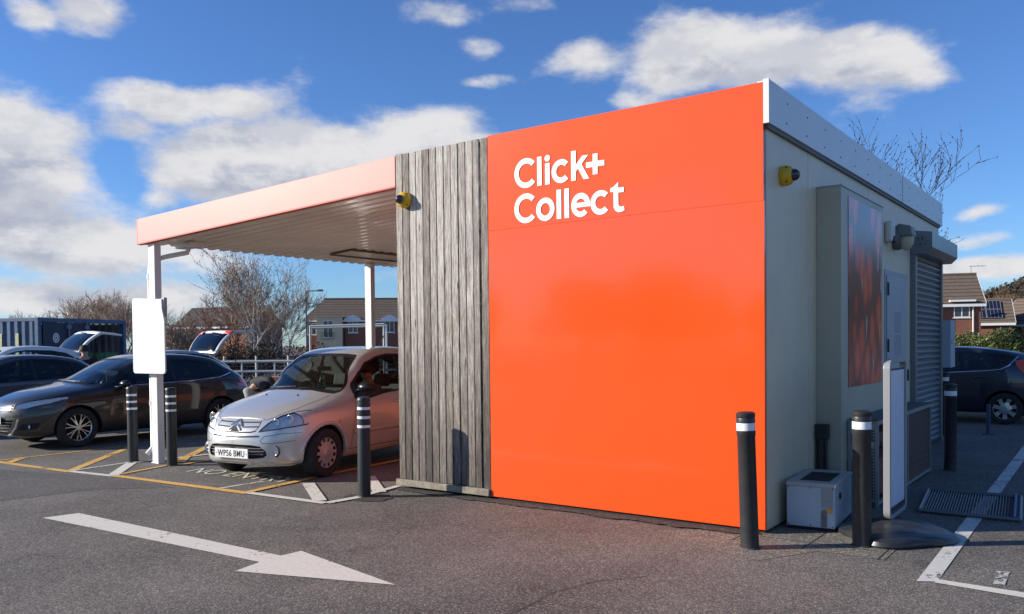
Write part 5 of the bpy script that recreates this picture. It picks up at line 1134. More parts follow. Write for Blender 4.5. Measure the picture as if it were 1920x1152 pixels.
person((-8.95, 1.72, 0), R(25), dict(pelvis=(-.12, 0, .93), waist=(.05, 0, 1.02), chest=(.27, 0, 1.09), neck=(.42, 0, 1.08), chin=(.49, 0, 1.04), skull=(.57, 0, 1.00), shl=(.30, .18, 1.06), shr=(.30, -.18, 1.06), ell=(.38, .22, .80), elr=(.40, -.22, .80), wrl=(.52, .16, .62), wrr=(.55, -.16, .62), hipl=(-.12, .1, .86), hipr=(-.12, -.1, .86), knl=(-.06, .12, .47), knr=(-.02, -.12, .47), anl=(-.14, .12, .09), anr=(-.1, -.12, .09), toel=(.02, .13, .04), toer=(.06, -.13, .04)), 'person in a black jacket bending over behind the silver car bonnet', M['jacket'], M['greyjeans'])
person((-17.3, 3.15, 0), R(160), dict(pelvis=(0, 0, .95), waist=(.02, 0, 1.08), chest=(.08, 0, 1.28), neck=(.13, 0, 1.42), chin=(.17, 0, 1.47), skull=(.19, 0, 1.56), shl=(.08, .19, 1.34), shr=(.08, -.19, 1.34), ell=(.12, .25, 1.08), elr=(.12, -.25, 1.08), wrl=(.32, .2, 1.0), wrr=(.32, -.2, 1.0), hipl=(0, .1, .88), hipr=(0, -.1, .88), knl=(.03, .12, .48), knr=(.03, -.12, .48), anl=(0, .12, .09), anr=(0, -.12, .09), toel=(.16, .13, .04), toer=(.16, -.13, .04)), 'person in dark clothing standing by the blue container, only the head showing', M['jacket'], M['jacket'])
ps = Vector((-6.235, -.06, 0)); q = Matrix.Rotation(R(-80.5), 4, 'Z') @ Vector((-1.36, .36, 0))
person((ps.x+q.x, ps.y+q.y, 0), R(-80.5), dict(pelvis=(0, 0, .60), waist=(-.03, 0, .74), chest=(-.08, 0, .98), neck=(-.09, 0, 1.12), chin=(-.06, 0, 1.17), skull=(-.05, 0, 1.25), shl=(-.07, .18, 1.03), shr=(-.07, -.18, 1.03), ell=(.05, .22, .80), elr=(.05, -.22, .80), wrl=(.25, .12, .74), wrr=(.25, -.12, .74), hipl=(.05, .1, .58), hipr=(.05, -.1, .58), knl=(.45, .12, .62), knr=(.45, -.12, .62), anl=(.62, .12, .42), anr=(.62, -.12, .42), toel=(.74, .12, .38), toer=(.74, -.12, .38)), 'person with dark hair sitting in the near front seat of the silver car', M['greytop'], M['jacket'])
# ------------------------------------------------------------------ shipping container
A, Rr, Lf = at(72, 640, 26.6), at(237, 640, 30.5), at(0, 640, 27.6)
dx = Vector((Rr.x-A.x, Rr.y-A.y, 0)); L1 = dx.length; ang = math.atan2(dx.y, dx.x)
e = empty('shipping_container', (A.x, A.y, 0), ang, label='blue ribbed shipping container standing open behind the parked cars', cat='container')
M['cblue'] = mat('container_blue', (.04, .095, .19), .5, var=.25, vscale=3, det=8, col2=(.08, .15, .26)); M['cnavy'] = mat('container_navy', (.012, .022, .05), .5, var=.2, vscale=3)
Wd = 6.0; HT = 2.6
def ribs(b, p0, p1, z0, z1, pitch=.28, amp=.05, nrm=(0, -1)):
    d = Vector((p1[0]-p0[0], p1[1]-p0[1], 0)); n = max(1, int(d.length/pitch)); d /= n; nn = Vector((nrm[0], nrm[1], 0)); P0 = Vector((p0[0], p0[1], 0))
    for i in range(n):
        a = P0+d*i
        q = [a, a+d*.3, a+d*.45+nn*amp, a+d*.85+nn*amp, a+d]
        for u, v in zip(q, q[1:]): b.quad((u.x, u.y, z0), (v.x, v.y, z0), (v.x, v.y, z1), (u.x, u.y, z1))
b = MB(); ribs(b, (.06, .1), (.06, Wd-.1), .15, HT-.12, nrm=(-1, 0)); b.build('ribbed_wall', M['cblue'], e, fixn=False)
b = MB(); ribs(b, (.1, Wd-.05), (L1, Wd-.05), .15, HT-.1, nrm=(0, 1)); ribs(b, (L1-.05, 0), (L1-.05, Wd), .15, HT-.1, nrm=(1, 0)); b.build('inner_wall', mat('container_inner', (.20, .21, .22), .7, var=.3, vscale=3), e, fixn=False)
b = MB()
for (x, y) in ((0, 0), (L1-.14, 0), (0, Wd-.14), (L1-.14, Wd-.14)): b.box(x, y, 0, x+.14, y+.14, HT)
b.box(.14, .01, HT-.14, L1-.14, .13, HT-.002); b.box(.01, .14, HT-.12, .13, Wd-.14, HT-.002); b.box(.14, .01, 0, L1-.14, .13, .14); b.box(.01, .14, 0, .13, Wd-.14, .14); b.build('frame', M['cblue'], e, bevel=.01)
b = MB(); b.box(.14, .14, HT-.03, L1-.14, Wd-.14, HT-.01); b.build('roof', M['cnavy'], e)
b = MB(); b.box(.16, -.04, .15, L1*.55, .01, HT-.15); door = b.build('door', M['cnavy'], e)
b = MB()
for x in (L1*.30, L1*.50): b.tube([(x, -.08, .2), (x, -.08, HT-.1)], .028, 8); b.box(x-.09, -.1, HT-.35, x+.09, -.04, HT-.22)
b.build('locking_bar', mat('bar_blue', (.12, .16, .22), .5), door)
b = MB(); c = (L1*.17, -.045, 1.95)
for r0, r1 in ((.16, .12), (.09, .04)):
    n_ = 24; vs = [(c[0]+r_*.85*math.cos(6.2832*k/n_), c[1], c[2]+r_*math.sin(6.2832*k/n_)) for r_ in (r0, r1) for k in range(n_)]; b.add(vs, [(k, (k+1) % n_, n_+(k+1) % n_, n_+k) for k in range(n_)])
b.build('round_emblem', M['white'], door, fixn=False)
b = MB(); b.box(-.02, .75, .5, -.012, .87, HT-.5); b.box(-.02, 1.4, .6, -.012, 1.5, HT-.5); b.build('warning_strip', mat('pale_yellow', (.55, .55, .28), .6, var=.3, vscale=14), e)
rr = random.Random(8)
G = 'crates stacked in front of the open container'
M['greencrate'] = mat('green_crate', (.02, .11, .05), .5, var=.3); M['bluecrate'] = mat('blue_crate', (.01, .06, .30), .5, var=.2)
for i, (px, py, m_, lab) in enumerate(((178, 662, 'greencrate', 'green crate stack left of the two in the open container'), (198, 664, 'bluecrate', 'blue crate stack right of the two in the open container'))):
    q = at(px, 655, 27.8); ce = empty('crate_stack', (q.x, q.y, 0), ang, label=lab, cat='crates', group=G)
    for k in range(5):
        b = MB(); z = .02+k*.29; b.box(-.3, -.2, z, .3, .2, z+.02); b.box(-.3, -.2, z, -.28, .2, z+.27); b.box(.28, -.2, z, .3, .2, z+.27); b.box(-.3, -.2, z, .3, -.18, z+.27); b.box(-.3, .18, z, .3, .2, z+.27); b.box(-.315, -.215, z+.24, .315, -.2, z+.275); b.build('crate', M['greencrate' if (k == 4 or m_ == 'greencrate') else m_], ce)
# ------------------------------------------------------------------ railings and trolley frame
M['wtube'] = mat('white_tube', (.52, .52, .50), .4)
def wrap(px, py, D, z=0): q = at(px, py, D); return Vector((q.x, q.y, z))
e = empty('railing', (0, 0, 0), label='white two bar safety railing in front of the dark hedge', cat='railing')
a, c = wrap(330, 650, 27), wrap(760, 650, 27)
for z in (1.12, .80):
    b = MB(); b.tube([a+Vector((0, 0, z)), c+Vector((0, 0, z))], .035, 8); b.build('rail', M['wtube'], e, smooth=True)
for k in range(8):
    p = a.lerp(c, k/7); b = MB(); b.tube([p, p+Vector((0, 0, 1.12))], .03, 8); b.build('post', M['wtube'], e, smooth=True)
e = empty('trolley_shelter_frame', (0, 0, 0), label='white tubular goalpost frame in front of the cream and brick houses', cat='frame')
for D in (26.5, 29):
    a, c = wrap(582, 650, D), wrap(720+(D-26.5)*2, 650, D); b = MB(); b.tube([a, a+Vector((0, 0, 2.22)), c+Vector((0, 0, 2.27)), c], .045, 8); b.build('hoop', M['wtube'], e)
# wire fence behind railing
e = empty('wire_fence', (0, 0, 0), label='thin horizontal wire fence running behind the white railing', cat='fence')
a, c = wrap(300, 650, 31), wrap(780, 650, 31); b = MB()
for k in range(9): b.tube([a+Vector((0, 0, .15+k*.12)), c+Vector((0, 0, .15+k*.12))], .009, 4)
b.build('wires', mat('fence_wire', (.22, .22, .22), .5), e)
for k in range(9): p = a.lerp(c, k/8); b = MB(); b.box(p.x-.03, p.y-.03, 0, p.x+.03, p.y+.03, 1.25); b.build('post', M['grey'], e)
# ------------------------------------------------------------------ street lamp
q = at(575, 650, 50)
e = empty('street_lamp', (q.x, q.y, 0), R(47), label='slim grey street lamp rising in front of the brick house roof', cat='street lamp')
M['pole'] = mat('lamp_pole', (.16, .18, .20), .5)
b = MB(); b.tube([(0, 0, 0), (0, 0, 1.2)], .09, 10); b.tube([(0, 0, 1.2), (0, 0, 4.9)], .055, 10); b.tube([(0, 0, 4.86), (.62, 0, 4.9)], .035, 8); b.build('pole', M['pole'], e, smooth=True)
b = MB(); b.lathe([(.001, -.06), (.12, -.05), (.15, 0), (.10, .07), (.001, .09)], 14, (0, 0, 0), 'z', cap=False); b.v = [(x*1.9+.78, y*.9, z+4.9) for x, y, z in b.v]; b.build('lamp_head', mat('lamp_head', (.25, .32, .40), .35), e, smooth=True)
# ------------------------------------------------------------------ houses
BR = [brick_mat('red_brick', (.30, .085, .04), (.20, .06, .035), (.25, .2, .16)), brick_mat('orange_brick', (.38, .13, .06), (.28, .09, .05), (.3, .24, .2))]
M['tile'] = tile_mat('brown_roof_tile', (.17, .125, .09), .34); M['tiledark'] = tile_mat('dark_roof_tile', (.07, .06, .055), .34); M['upvc'] = mat('white_window_frame', (.75, .75, .74), .4); M['pane'] = mat('window_pane', (.03, .035, .045), .08, spec=.8); M['render_'] = mat('cream_render', (.60, .50, .34), .85, var=.06, vscale=1)
def window(parent, x, z, w_, h_, y=-.001, gable=False, bars=1):
    f = empty('window', (x, y, z)); f.parent = parent
    b = MB(); t_ = .07; b.box(-w_/2, -.05, 0, w_/2, .02, t_); b.box(-w_/2, -.05, h_-t_, w_/2, .02, h_); b.box(-w_/2, -.05, t_, -w_/2+t_, .02, h_-t_); b.box(w_/2-t_, -.05, t_, w_/2, .02, h_-t_)
    for k in range(bars): xx = -w_/2+w_*(k+1)/(bars+1); b.box(xx-.04, -.05, t_, xx+.04, .02, h_-t_)
    b.build('frame', M['upvc'], f)
    b = MB(); b.box(-w_/2+.05, -.02, .05, w_/2-.05, .01, h_-.05); b.build('pane', M['pane'], f)
    b = MB(); b.box(-w_/2-.1, -.10, -.09, w_/2+.1, .02, -.005); b.build('sill', M['upvc'], f)
    if gable: b = MB(); b.box(-w_/2-.45, -.35, h_+.06, w_/2+.45, .3, h_+.24); b.prism([(-w_/2-.5, h_+.25), (w_/2+.5, h_+.25), (0, h_+.75)], .6, 'xz', -.32); b.build('dormer_gable', M['upvc'], f)
def house(px, D, yaw, Lx, Dy, eave, ridge, brick, roofm, label, wins=(), hip=0., group='brick houses beyond the car park'):
    q = at(px, 650, D); e = empty('house', (q.x, q.y, 0), R(yaw), label=label, cat='house', group=group); h = Lx/2
    b = MB(); b.box(-h, 0, 0, h, Dy, eave); b.add([(-h, 0, eave), (-h, Dy, eave), (-h+hip*.98, Dy/2, ridge-.15), (h, 0, eave), (h, Dy, eave), (h-hip*.98, Dy/2, ridge-.15)], [(0, 2, 1), (3, 4, 5)] if hip == 0 else []); b.build('wall', brick, e)
    o_ = .35; sl = (ridge-eave)/(Dy/2); ze = eave-sl*o_; b = MB()
    T = .16
    for sg in (0, 1):
        y0_, yr = (-o_, Dy/2) if sg == 0 else (Dy+o_, Dy/2)
        P = [(-h-o_, y0_, ze), (h+o_, y0_, ze), (h+o_-hip, yr, ridge), (-h-o_+hip, yr, ridge)]; b.add(P+[(x, y, z+T) for x, y, z in P], [(3, 2, 1, 0), (4, 5, 6, 7), (0, 1, 5, 4), (1, 2, 6, 5), (2, 3, 7, 6), (3, 0, 4, 7)])
    if hip: b.add([(-h-o_, -o_, ze+T), (-h-o_, Dy+o_, ze+T), (-h-o_+hip, Dy/2, ridge+T), (h+o_, -o_, ze+T), (h+o_, Dy+o_, ze+T), (h+o_-hip, Dy/2, ridge+T)], [(0, 2, 1), (3, 4, 5)])
    rf = b.build('roof', roofm, e); b = MB(); b.tube([(-h-o_+hip, Dy/2, ridge+T), (h+o_-hip, Dy/2, ridge+T)], .12, 6); b.build('ridge_tiles', roofm, rf)
    b = MB(); b.box(-h-o_, -o_-.04, ze-.12, h+o_, -o_, ze+.12)
    if not hip:
        for xs2 in (-h-o_-.03, h+o_): b.add([(xs2, -o_, ze-.1), (xs2+.03, -o_, ze-.1), (xs2+.03, Dy/2, ridge-.1), (xs2, Dy/2, ridge-.1), (xs2, -o_, ze+.2), (xs2+.03, -o_, ze+.2), (xs2+.03, Dy/2, ridge+.2), (xs2, Dy/2, ridge+.2)], [(0, 1, 2, 3), (4, 7, 6, 5), (0, 4, 5, 1), (1, 5, 6, 2), (2, 6, 7, 3), (3, 7, 4, 0)])
    b.build('bargeboard', M['upvc'], e)
    for wv in wins: window(e, *wv)
    return e
h1 = house(692, 105, 42, 15.5, 8, 4.9, 7.5, BR[0], M['tile'], 'brick terrace with brown tiled roof and a cream rendered bay', [(-7.0, 3.0, 1.1, 1.4), (-1.95, 3.2, 1.15, 1.5, -.001, True), (2.6, 3.2, 1.15, 1.5, -.001, True), (6.1, 3.2, 1.1, 1.4)], hip=2.2)
b = MB(); b.box(-6.3, -1.0, 0, -3.2, .2, 5.15); b.box(-6.45, -1.15, 5.15, -3.05, .2, 5.3); b.build('rendered_bay', M['render_'], h1)
window(h1, -4.9, 2.6, 1.2, 2.1, -1.002)
b = MB(); b.box(-5.7, -1.35, 2.4, -4.1, -1.3, 2.44); b.box(-5.7, -1.35, 3.2, -4.1, -1.3, 3.24)
for k in range(9): b.box(-5.7+k*.195, -1.34, 2.44, -5.67+k*.195, -1.31, 3.2)
b.build('balcony_rail', M['trim'], h1); b = MB(); b.tube([(-2.95, -.1, 0), (-2.95, -.1, 4.8)], .06, 6); b.build('drainpipe', M['trim'], h1)
h2 = house(397, 120, 13, 13.5, 7.2, 4.6, 7.2, BR[1], M['tiledark'], 'brick house with white edged gable end behind bare shrubs', [(-3, 2.9, 1.0, 1.2)])
f = empty('window', (0, 0, 0)); f.parent = h2
b = MB(); b.box(-6.83, 3.4, 3.0, -6.74, 4.3, 4.1); b.build('frame', M['upvc'], f); b = MB(); b.box(-6.86, 3.5, 3.1, -6.8, 4.2, 4.0); b.build('pane', M['pane'], f)
h3 = house(1763, 76, 20, 6.6, 6.5, 4.9, 7.5, BR[0], M['tile'], 'brick house with brown roof, aerial and white window left of the solar panels', [(1.75, 3.55, 1.3, 1.30, -.001)])
b = MB(); b.box(.7, -.55, 4.95, 2.8, .1, 5.12); b.build('window_canopy', M['upvc'], h3)
b = MB(); b.tube([(3.2, 3.2, 7.4), (3.2, 3.2, 8.4)], .03, 5); b.tube([(3.0, 3.0, 8.35), (4.5, 3.6, 8.4)], .025, 5)
for k in range(4): b.tube([(3.3+k*.35, 2.85+k*.14, 8.37), (3.2+k*.35, 3.4+k*.14, 8.37)], .015, 4)
b.build('aerial', M['grey'], h3); b = MB(); b.tube([(2.65, -.1, 0), (2.65, -.1, 4.6)], .06, 6); b.build('drainpipe', M['upvc'], h3)
b = MB(); b.box(-1.9, -.7, 0, -.9, .1, 5.3); b.build('rendered_bay', M['render_'], h3)
h4 = house(1855, 84, 12, 3.8, 6, 3.3, 5.5, BR[0], M['tile'], 'low brick extension carrying solar panels and a satellite dish', [])
sl = (5.5-3.3)/3.0
for k in range(2):
    for j in range(2):
        b = MB(); x0 = -1.55+k*1.4; y0 = .1+j*1.25; z0 = 3.3+sl*y0+.28; P = [(x0, y0, z0), (x0+1.32, y0, z0), (x0+1.32, y0+1.17, z0+sl*1.17), (x0, y0+1.17, z0+sl*1.17)]
        b.add(P+[(x, y, z+.04) for x, y, z in P], [(3, 2, 1, 0), (4, 5, 6, 7), (0, 1, 5, 4), (1, 2, 6, 5), (2, 3, 7, 6), (3, 0, 4, 7)]); o = b.build('solar_panel', MT.setdefault('solar', mat('solar_cells', (.012, .014, .03), .15, spec=.7)), h4)
        b = MB(); Q = [Vector(v)+Vector((0, 0, .05)) for v in P]
        for u, v in zip(Q, Q[1:]+Q[:1]): b.tube([u, v], .018, 4)
        for t_ in (.25, .5, .75): b.tube([Q[0].lerp(Q[1], t_), Q[3].lerp(Q[2], t_)], .012, 4)
        b.build('panel_frame', M['grey'], o)
b = MB(); b.lathe([(.001, 0), (.25, -.04), (.42, -.12), (.44, -.12), (.27, -.02)], 20, (-1.6, -.5, 5.0), 'y'); b.build('satellite_dish', mat('dish_grey', (.25, .30, .33), .5), h4, smooth=True)
h5 = house(1955, 84, -30, 9, 6, 3.2, 5.6, BR[1], M['tile'], 'orange brick house at the right edge with a slanting grey brown roof', [])
# ------------------------------------------------------------------ hill and far woods
rr = random.Random(4); b = MB(); vs = []; nA, nR = 60, 8
prof_az = pchip([(-20, 0), (-9, 20), (-5.5, 33), (-3.5, 42), (0, 47), (3, 44), (7, 58), (14, 70), (26, 60), (40, 30), (60, 0)])
for i in range(nA+1):
    az_ = -20+80*i/nA
    for k in range(nR+1):
        r_ = 380+k*45; hh = prof_az(az_)*math.sin(min(k/5.5, 1)*math.pi/2)*.93+(2 if k else 0)
        vs.append((CAM['loc'][0]+r_*math.sin(R(az_)), CAM['loc'][1]+r_*math.cos(R(az_)), hh-.5))
b.add(vs, [(i*(nR+1)+k, (i+1)*(nR+1)+k, (i+1)*(nR+1)+k+1, i*(nR+1)+k+1) for i in range(nA) for k in range(nR)])
hill = b.build('hill', mat('hill_earth', (.05, .045, .03), .95, var=.4, vscale=.03), smooth=True); tag(hill, kind='structure')
def leafmass(b, c, r, n, size, rnd, flat=1.):
    for _ in range(n):
        while True:
            d = Vector((rnd.uniform(-1, 1), rnd.uniform(-1, 1), rnd.uniform(-1, 1)))
            if d.length <= 1 and d.length > .2: break
        p = Vector(c)+Vector((d.x*r[0], d.y*r[1], d.z*r[2])); a = Vector((rnd.gauss(0, 1), rnd.gauss(0, 1), rnd.gauss(0, 1)*flat)).normalized(); t_ = a.orthogonal().normalized(); u = a.cross(t_); s_ = size*rnd.uniform(.6, 1.3)
        b.add([p-t_*s_, p+u*s_*.5, p+t_*s_, p-u*s_*.5], [(0, 1, 2, 3)])
b = MB()
for _ in range(420):
    az_ = rr.uniform(-8, 8); r_ = rr.uniform(400, 640); hh = prof_az(az_)*math.sin(min((r_-380)/45/5.5, 1)*math.pi/2)*.93
    c = (CAM['loc'][0]+r_*math.sin(R(az_)), CAM['loc'][1]+r_*math.cos(R(az_)), hh+2.5); s_ = rr.uniform(3, 6.5); leafmass(b, c, (s_, s_, s_*.8), 46, 1.0, rr)
tag(b.build('hill_woodland', mat('winter_woodland', (.050, .036, .024), .95, var=.5, vscale=.12, col2=(.085, .062, .035)), fixn=False), 'dark leafless woodland covering the hillside at the far right', 'woodland', kind='stuff')
# ------------------------------------------------------------------ trees
M['birch'] = mat('birch_bark', (.55, .50, .44), .8, var=.35, vscale=6, col2=(.75, .71, .65)); M['bark'] = mat('brown_bark', (.085, .06, .045), .9, var=.3); M['twig'] = mat('reddish_twigs', (.22, .125, .09), .9, var=.3); M['twigg'] = mat('grey_brown_twigs', (.33, .25, .19), .9, var=.3); M['twigdark'] = mat('dark_twigs', (.045, .035, .04), .9)
def bare_tree(loc, h, stems, spread, label, bark, twig, seed, group=None, depth=5, buds=0, name='bare_tree', thick=1., up=.55, nb=(2, 4), gnarl=.16, budr=.02, minr=.006):
    rnd = random.Random(seed); e = empty(name, loc, label=label, cat='tree', group=group); T1, T2, BD = MB(), MB(), MB()
    def grow(p, d, L_, r, lv):
        K = 4 if lv < 3 else 3; pts = [p]; q = Vector(p); dd = Vector(d)
        for k in range(K):
            dd = (dd+Vector((rnd.gauss(0, gnarl), rnd.gauss(0, gnarl), rnd.gauss(0, gnarl*.6)+.05))).normalized(); q = q+dd*(L_/K); pts.append(q.copy())
        (T1 if lv < 2 else T2).tube(pts, r, 6 if lv < 2 else (4 if lv < 3 else 3), False, r1=max(r*.5, minr*.6))
        if lv >= depth:
            if buds:
                for _ in range(buds): c = pts[rnd.randint(1, K)]; BD.add([c+Vector((0, 0, budr*1.4)), c+Vector((budr, 0, 0)), c+Vector((0, budr, 0)), c-Vector((budr, 0, 0)), c-Vector((0, budr, 0)), c-Vector((0, 0, budr*1.4))], [(0, 1, 2), (0, 2, 3), (0, 3, 4), (0, 4, 1), (5, 2, 1), (5, 3, 2), (5, 4, 3), (5, 1, 4)])
            return
        n = rnd.randint(*nb)+(1 if lv > 0 else 0)
        for k in range(n):
            t_ = rnd.uniform(.35, 1) if k else 1; i = min(int(t_*K), K-1); base = pts[i].lerp(pts[i+1], t_*K-i)
            az_ = rnd.uniform(0, 6.283); tilt = rnd.uniform(.25, .75)*spread; ax = dd.orthogonal().normalized(); nd = (Matrix.Rotation(az_, 3, dd) @ (Matrix.Rotation(tilt, 3, ax) @ dd)); nd = (nd+Vector((0, 0, up*.35))).normalized()
            grow(base, nd, L_*rnd.uniform(.55, .82), max(r*.5*rnd.uniform(.7, 1.), minr), lv+1)
    for k in range(stems):
        a = 6.283*k/max(stems, 1)+rnd.uniform(-.4, .4); lean = (.12 if stems > 1 else .03)*rnd.uniform(.5, 2.2)
        grow(Vector((.15*math.cos(a)*(stems > 1), .15*math.sin(a)*(stems > 1), 0)), Vector((math.cos(a)*lean*1.5, math.sin(a)*lean*1.5, 1)).normalized(), h*.36, .016*h*thick, 0)
    T1.build('trunk', bark, e, fixn=False); T2.build('crown', twig, e, fixn=False)
    if buds: BD.build('buds', M['twigdark'], e, fixn=False)
    return e
GT = 'leafless trees and shrubs beyond the parking bays'
def tl(px, D): q = at(px, 650, D); return (q.x, q.y, 0)
bare_tree(tl(478, 38), 6.2, 6, 1.05, 'tall white stemmed birch with a wide bare reddish crown', M['birch'], M['twigg'], 21, GT, 5, 1, 'birch_tree', thick=.7, nb=(2, 3), budr=.02, minr=.006)
bare_tree(tl(448, 40), 4.6, 5, 1.1, 'bare reddish brown tree crowding the birch on its left', M['bark'], M['twig'], 5, GT, 5, name='bare_tree', thick=.7, nb=(2, 3), minr=.010)
bare_tree(tl(520, 39), 5.3, 4, 1.2, 'thin white barked birch leaning right beside the street lamp', M['birch'], M['twigg'], 9, GT, 5, name='birch_tree', thick=.7, nb=(2, 3), minr=.008)
bare_tree(tl(320, 33), 3.2, 5, 1.2, 'bare brown shrub in front of the gabled brick house', M['bark'], M['twigg'], 12, GT, 5, name='bare_shrub', thick=.8, nb=(2, 3), minr=.008)
bare_tree(tl(352, 34), 2.8, 5, 1.2, 'low bare shrub between the gable and the raised silver tailgate', M['bark'], M['twig'], 14, GT, 5, name='bare_shrub', thick=.8, nb=(2, 3), minr=.008)
bare_tree(tl(200, 62), 6.3, 4, 1.15, 'broad round bare tree rising behind the blue container', M['bark'], M['twigg'], 33, GT, 5, thick=.8, nb=(2, 4), minr=.012)
bare_tree(tl(158, 64), 5.6, 4, 1.15, 'smaller bare tree joined to the left of the round one behind the container', M['bark'], M['twigg'], 35, GT, 5, thick=.8, nb=(2, 4), minr=.012)
bare_tree(tl(236, 60), 5.6, 4, 1.15, 'bare tree behind the right end of the container', M['bark'], M['twigg'], 36, GT, 5, thick=.8, nb=(2, 4), minr=.012)
bare_tree(tl(45, 80), 5.6, 4, 1.1, 'small far bare tree above the lit side of the container', M['bark'], M['twigg'], 41, GT, 5, thick=.8, nb=(2, 3), minr=.014)
bare_tree(tl(5, 82), 5.4, 4, 1.1, 'far bare tree at the extreme left edge', M['bark'], M['twigg'], 42, GT, 5, thick=.8, nb=(2, 3), minr=.014)
bare_tree(tl(1525, 17), 5.7, 3, 1.0, 'budding bare tree peeping over the kiosk roof', M['twigdark'], M['twigdark'], 52, None, 5, 2, 'budding_tree', thick=.5, nb=(2, 4), budr=.013, minr=.005)
bare_tree(tl(1912, 110), 8.4, 5, 1.2, 'golden brown bare tree left of the far orange brick house', M['bark'], mat('golden_twigs', (.19, .12, .06), .9, var=.3), 61, GT, 5, thick=.8, nb=(3, 4), minr=.016)
# dark hedge mass behind fence
hm = [mat('russet_hedge', (.075, .042, .028), .95, var=.5, vscale=1.5), mat('brown_hedge', (.06, .05, .032), .95, var=.5, vscale=1.5)]
for i, (px, D, wd_, ht, lab) in enumerate(((312, 36, 1.6, 1.5, 'low brown hedge bush beneath the gabled house'), (400, 37, 1.8, 1.9, 'russet hedge bush behind the raised silver tailgate'), (450, 37, 1.8, 2.0, 'russet hedge bush under the left side of the birch'), (505, 37, 1.9, 2.1, 'russet hedge bush under the right side of the birch'), (560, 36, 1.8, 1.7, 'brown hedge bush at the foot of the street lamp'), (625, 36, 2.0, 1.1, 'low hedge bush below the cream bay'), (700, 36, 2.2, 1.1, 'low hedge bush beside the rear canopy post'), (765, 36, 2.2, 1.1, 'low hedge bush behind the timber cladding'))):
    q = tl(px, D); rnd = random.Random(i+70); b = MB()
    for _ in range(9): leafmass(b, (q[0]+rnd.uniform(-1, 1)*wd_*.6, q[1]+rnd.uniform(-1, 1)*.8, ht*rnd.uniform(.25, .7)), (wd_*.5, .8, ht*.38), 420, .05, rnd)
    e = empty('hedge_bush', q, label=lab, cat='hedge', group='winter hedge behind the railing'); b.T = Matrix.Identity(4); b.v = [(x-q[0], y-q[1], z) for x, y, z in b.v]; b.build('foliage', hm[i % 2], e, fixn=False)
    b = MB()
    for k in range(4): b.tube([(rnd.uniform(-.5, .5), rnd.uniform(-.3, .3), 0), (rnd.uniform(-.7, .7), 0, ht*.7)], .02, 4)
    b.build('stems', M['bark'], e)
# evergreen shrubs on the right
gm = mat('evergreen_leaf', (.10, .15, .035), .55, var=.45, vscale=2.2, col2=(.20, .23, .06))
for i, (px, D, rx, ht, lab) in enumerate(((1803, 19, .62, 1.95, 'round green shrub beneath the brick house window'), (1838, 18.5, .66, 1.80, 'round green shrub below the satellite dish'), (1880, 18, .70, 1.72, 'low green shrub under the solar panels'), (1925, 17.5, .75, 2.05, 'taller green shrub at the right edge'), (1765, 19.5, .6, 1.75, 'green shrub partly hidden by the shutter end of the kiosk'))):
    q = tl(px, D); rnd = random.Random(i+170); e = empty('shrub', q, label=lab, cat='shrub', group='evergreen shrubs behind the blue car'); b = MB()
    for _ in range(26):
        a = rnd.uniform(0, 6.283); rr2 = rnd.uniform(.2, 1)*rx*.75; zc = ht*rnd.uniform(.25, .82); c = (rr2*math.cos(a)*1.2, rr2*math.sin(a), zc+rnd.uniform(0, .1)); leafmass(b, c, (.24, .24, .20), 260, .032, rnd)
    b.build('foliage', gm, e, fixn=False); b = MB()
    for k in range(5): b.tube([(0, 0, 0), (rnd.uniform(-.3, .3), rnd.uniform(-.3, .3), ht*.7)], .025, 5)
    b.build('stem', M['bark'], e)
# ------------------------------------------------------------------ the car park behind the camera (seen only as reflections)
for i, (x, y, h_, s_) in enumerate(((-37, -41, 7.0, 3.2), (-33, -37, 5.6, 2.4), (-27, -42, 6.3, 4.6), (-21, -41, 6.6, 5.0), (-14.5, -44, 5.4, 3.0), (-9, -43, 6.4, 3.6), (-48, -44, 6.5, 4.5))):
    rnd = random.Random(i+300); e = empty('broadleaf_tree', (x, y, 0), label='dark leafy tree number %s along the far side of the car park' % ('one two three four five six seven'.split()[i]), cat='tree', group='trees behind the photographer'); e['label'] = ['dark tree farthest left but one behind the photographer', 'small dark tree behind the photographer', 'broad dark tree behind the photographer', 'broadest dark tree behind the photographer', 'low dark tree behind the photographer', 'dark tree farthest right behind the photographer', 'dark tree farthest left behind the photographer'][i]
    b = MB()
    for _ in range(16): a = rnd.uniform(0, 6.283); q_ = rnd.uniform(0, s_*.6); leafmass(b, (q_*math.cos(a), q_*math.sin(a), h_*rnd.uniform(.35, .78)), (s_*.42, s_*.42, h_*.2), 150, .28, rnd)
    b.build('crown', mat('dark_leaf', (.035, .04, .02), .9, var=.4, vscale=1), e, fixn=False) if i == 0 else b.build('crown', bpy.data.materials['dark_leaf'], e, fixn=False)
    b = MB(); b.tube([(0, 0, 0), (.1, 0, h_*.55)], .22, 8, r1=.1); b.build('trunk', M['bark'], e)
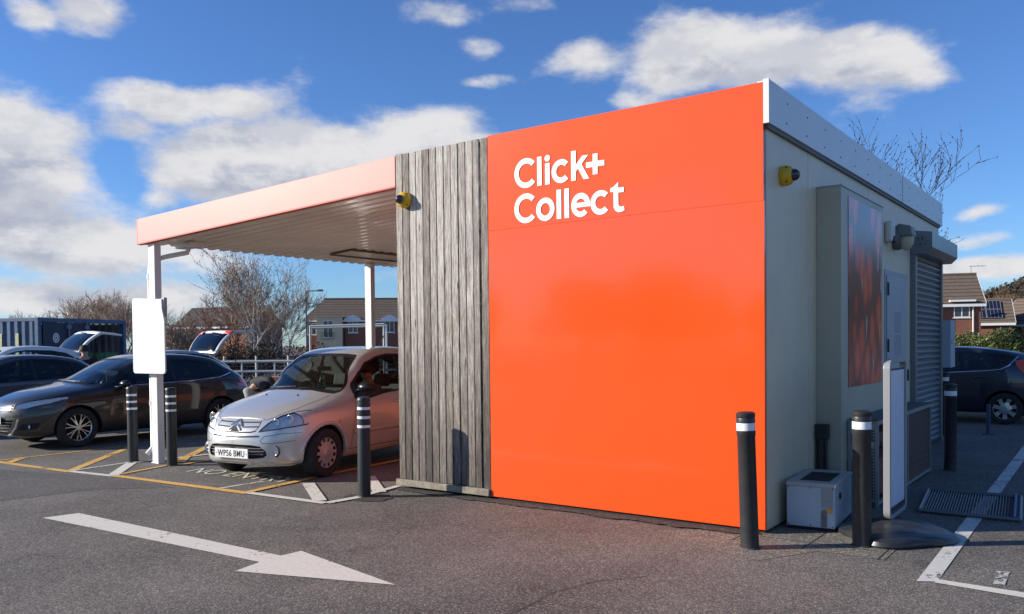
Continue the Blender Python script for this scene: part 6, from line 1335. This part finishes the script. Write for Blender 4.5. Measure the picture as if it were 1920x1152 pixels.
# ------------------------------------------------------------------ separate pieces that are parts of their own
SPLIT = {'clip_rail', 'rear_glass', 'hinge', 'shutter_rail', 'screw', 'fascia_screw', 'headlight', 'headlight_reflector', 'lamp_bowl', 'front_window', 'rear_window', 'quarter_window', 'tail_lamp', 'door_handle', 'side_repeater', 'wiper', 'washer_jet', 'fog_lamp', 'fog_lamp_ring', 'fog_lamp_recess', 'grille_bar', 'door_notice', 'locking_bar', 'gas_strut', 'side_moulding', 'arch_lip', 'wheel_well', 'reflective_band', 'warning_strip', 'window_surround', 'label_plate', 'eyes', 'cab_window', 'chevron_badge', 'bracket', 'inner_wall', 'stacked_goods', 'wing_mirror', 'bargeboard', 'shutter_box_vent', 'chrome_trim'}
def split_islands(o):
    me = o.data; n = len(me.vertices)
    if n == 0: return
    par = list(range(n))
    def find(a):
        while par[a] != a: par[a] = par[par[a]]; a = par[a]
        return a
    for e_ in me.edges:
        a, c = find(e_.vertices[0]), find(e_.vertices[1])
        if a != c: par[a] = c
    # weld coincident vertices (strips are built quad by quad)
    seen = {}
    for v in me.vertices:
        k = (round(v.co.x, 4), round(v.co.y, 4), round(v.co.z, 4))
        if k in seen: par[find(v.index)] = find(seen[k])
        else: seen[k] = v.index
    roots = {}
    for p in me.polygons: roots.setdefault(find(p.vertices[0]), []).append(p)
    if len(roots) < 2 or len(roots) > 60: return
    items = list(roots.values()); sm = [p.use_smooth for p in me.polygons]
    data = []
    for ps_ in items:
        used = sorted({v for p in ps_ for v in p.vertices}); mp = {u: k for k, u in enumerate(used)}
        data.append(([tuple(me.vertices[u].co) for u in used], [[mp[v] for v in p.vertices] for p in ps_], [p.use_smooth for p in ps_]))
    mats_ = list(me.materials); nm = o.name.split('.')[0]
    for k, (vs, fs, s_) in enumerate(data):
        m2 = bpy.data.meshes.new(nm); m2.from_pydata(vs, [], fs); m2.polygons.foreach_set('use_smooth', s_); m2.update()
        for x in mats_: m2.materials.append(x)
        if k == 0: o.data = m2; continue
        c = o.copy(); c.data = m2; COL.objects.link(c); c.parent = o.parent
for o in list(bpy.data.objects):
    if o.type == 'MESH' and o.name.split('.')[0] in SPLIT: split_islands(o)
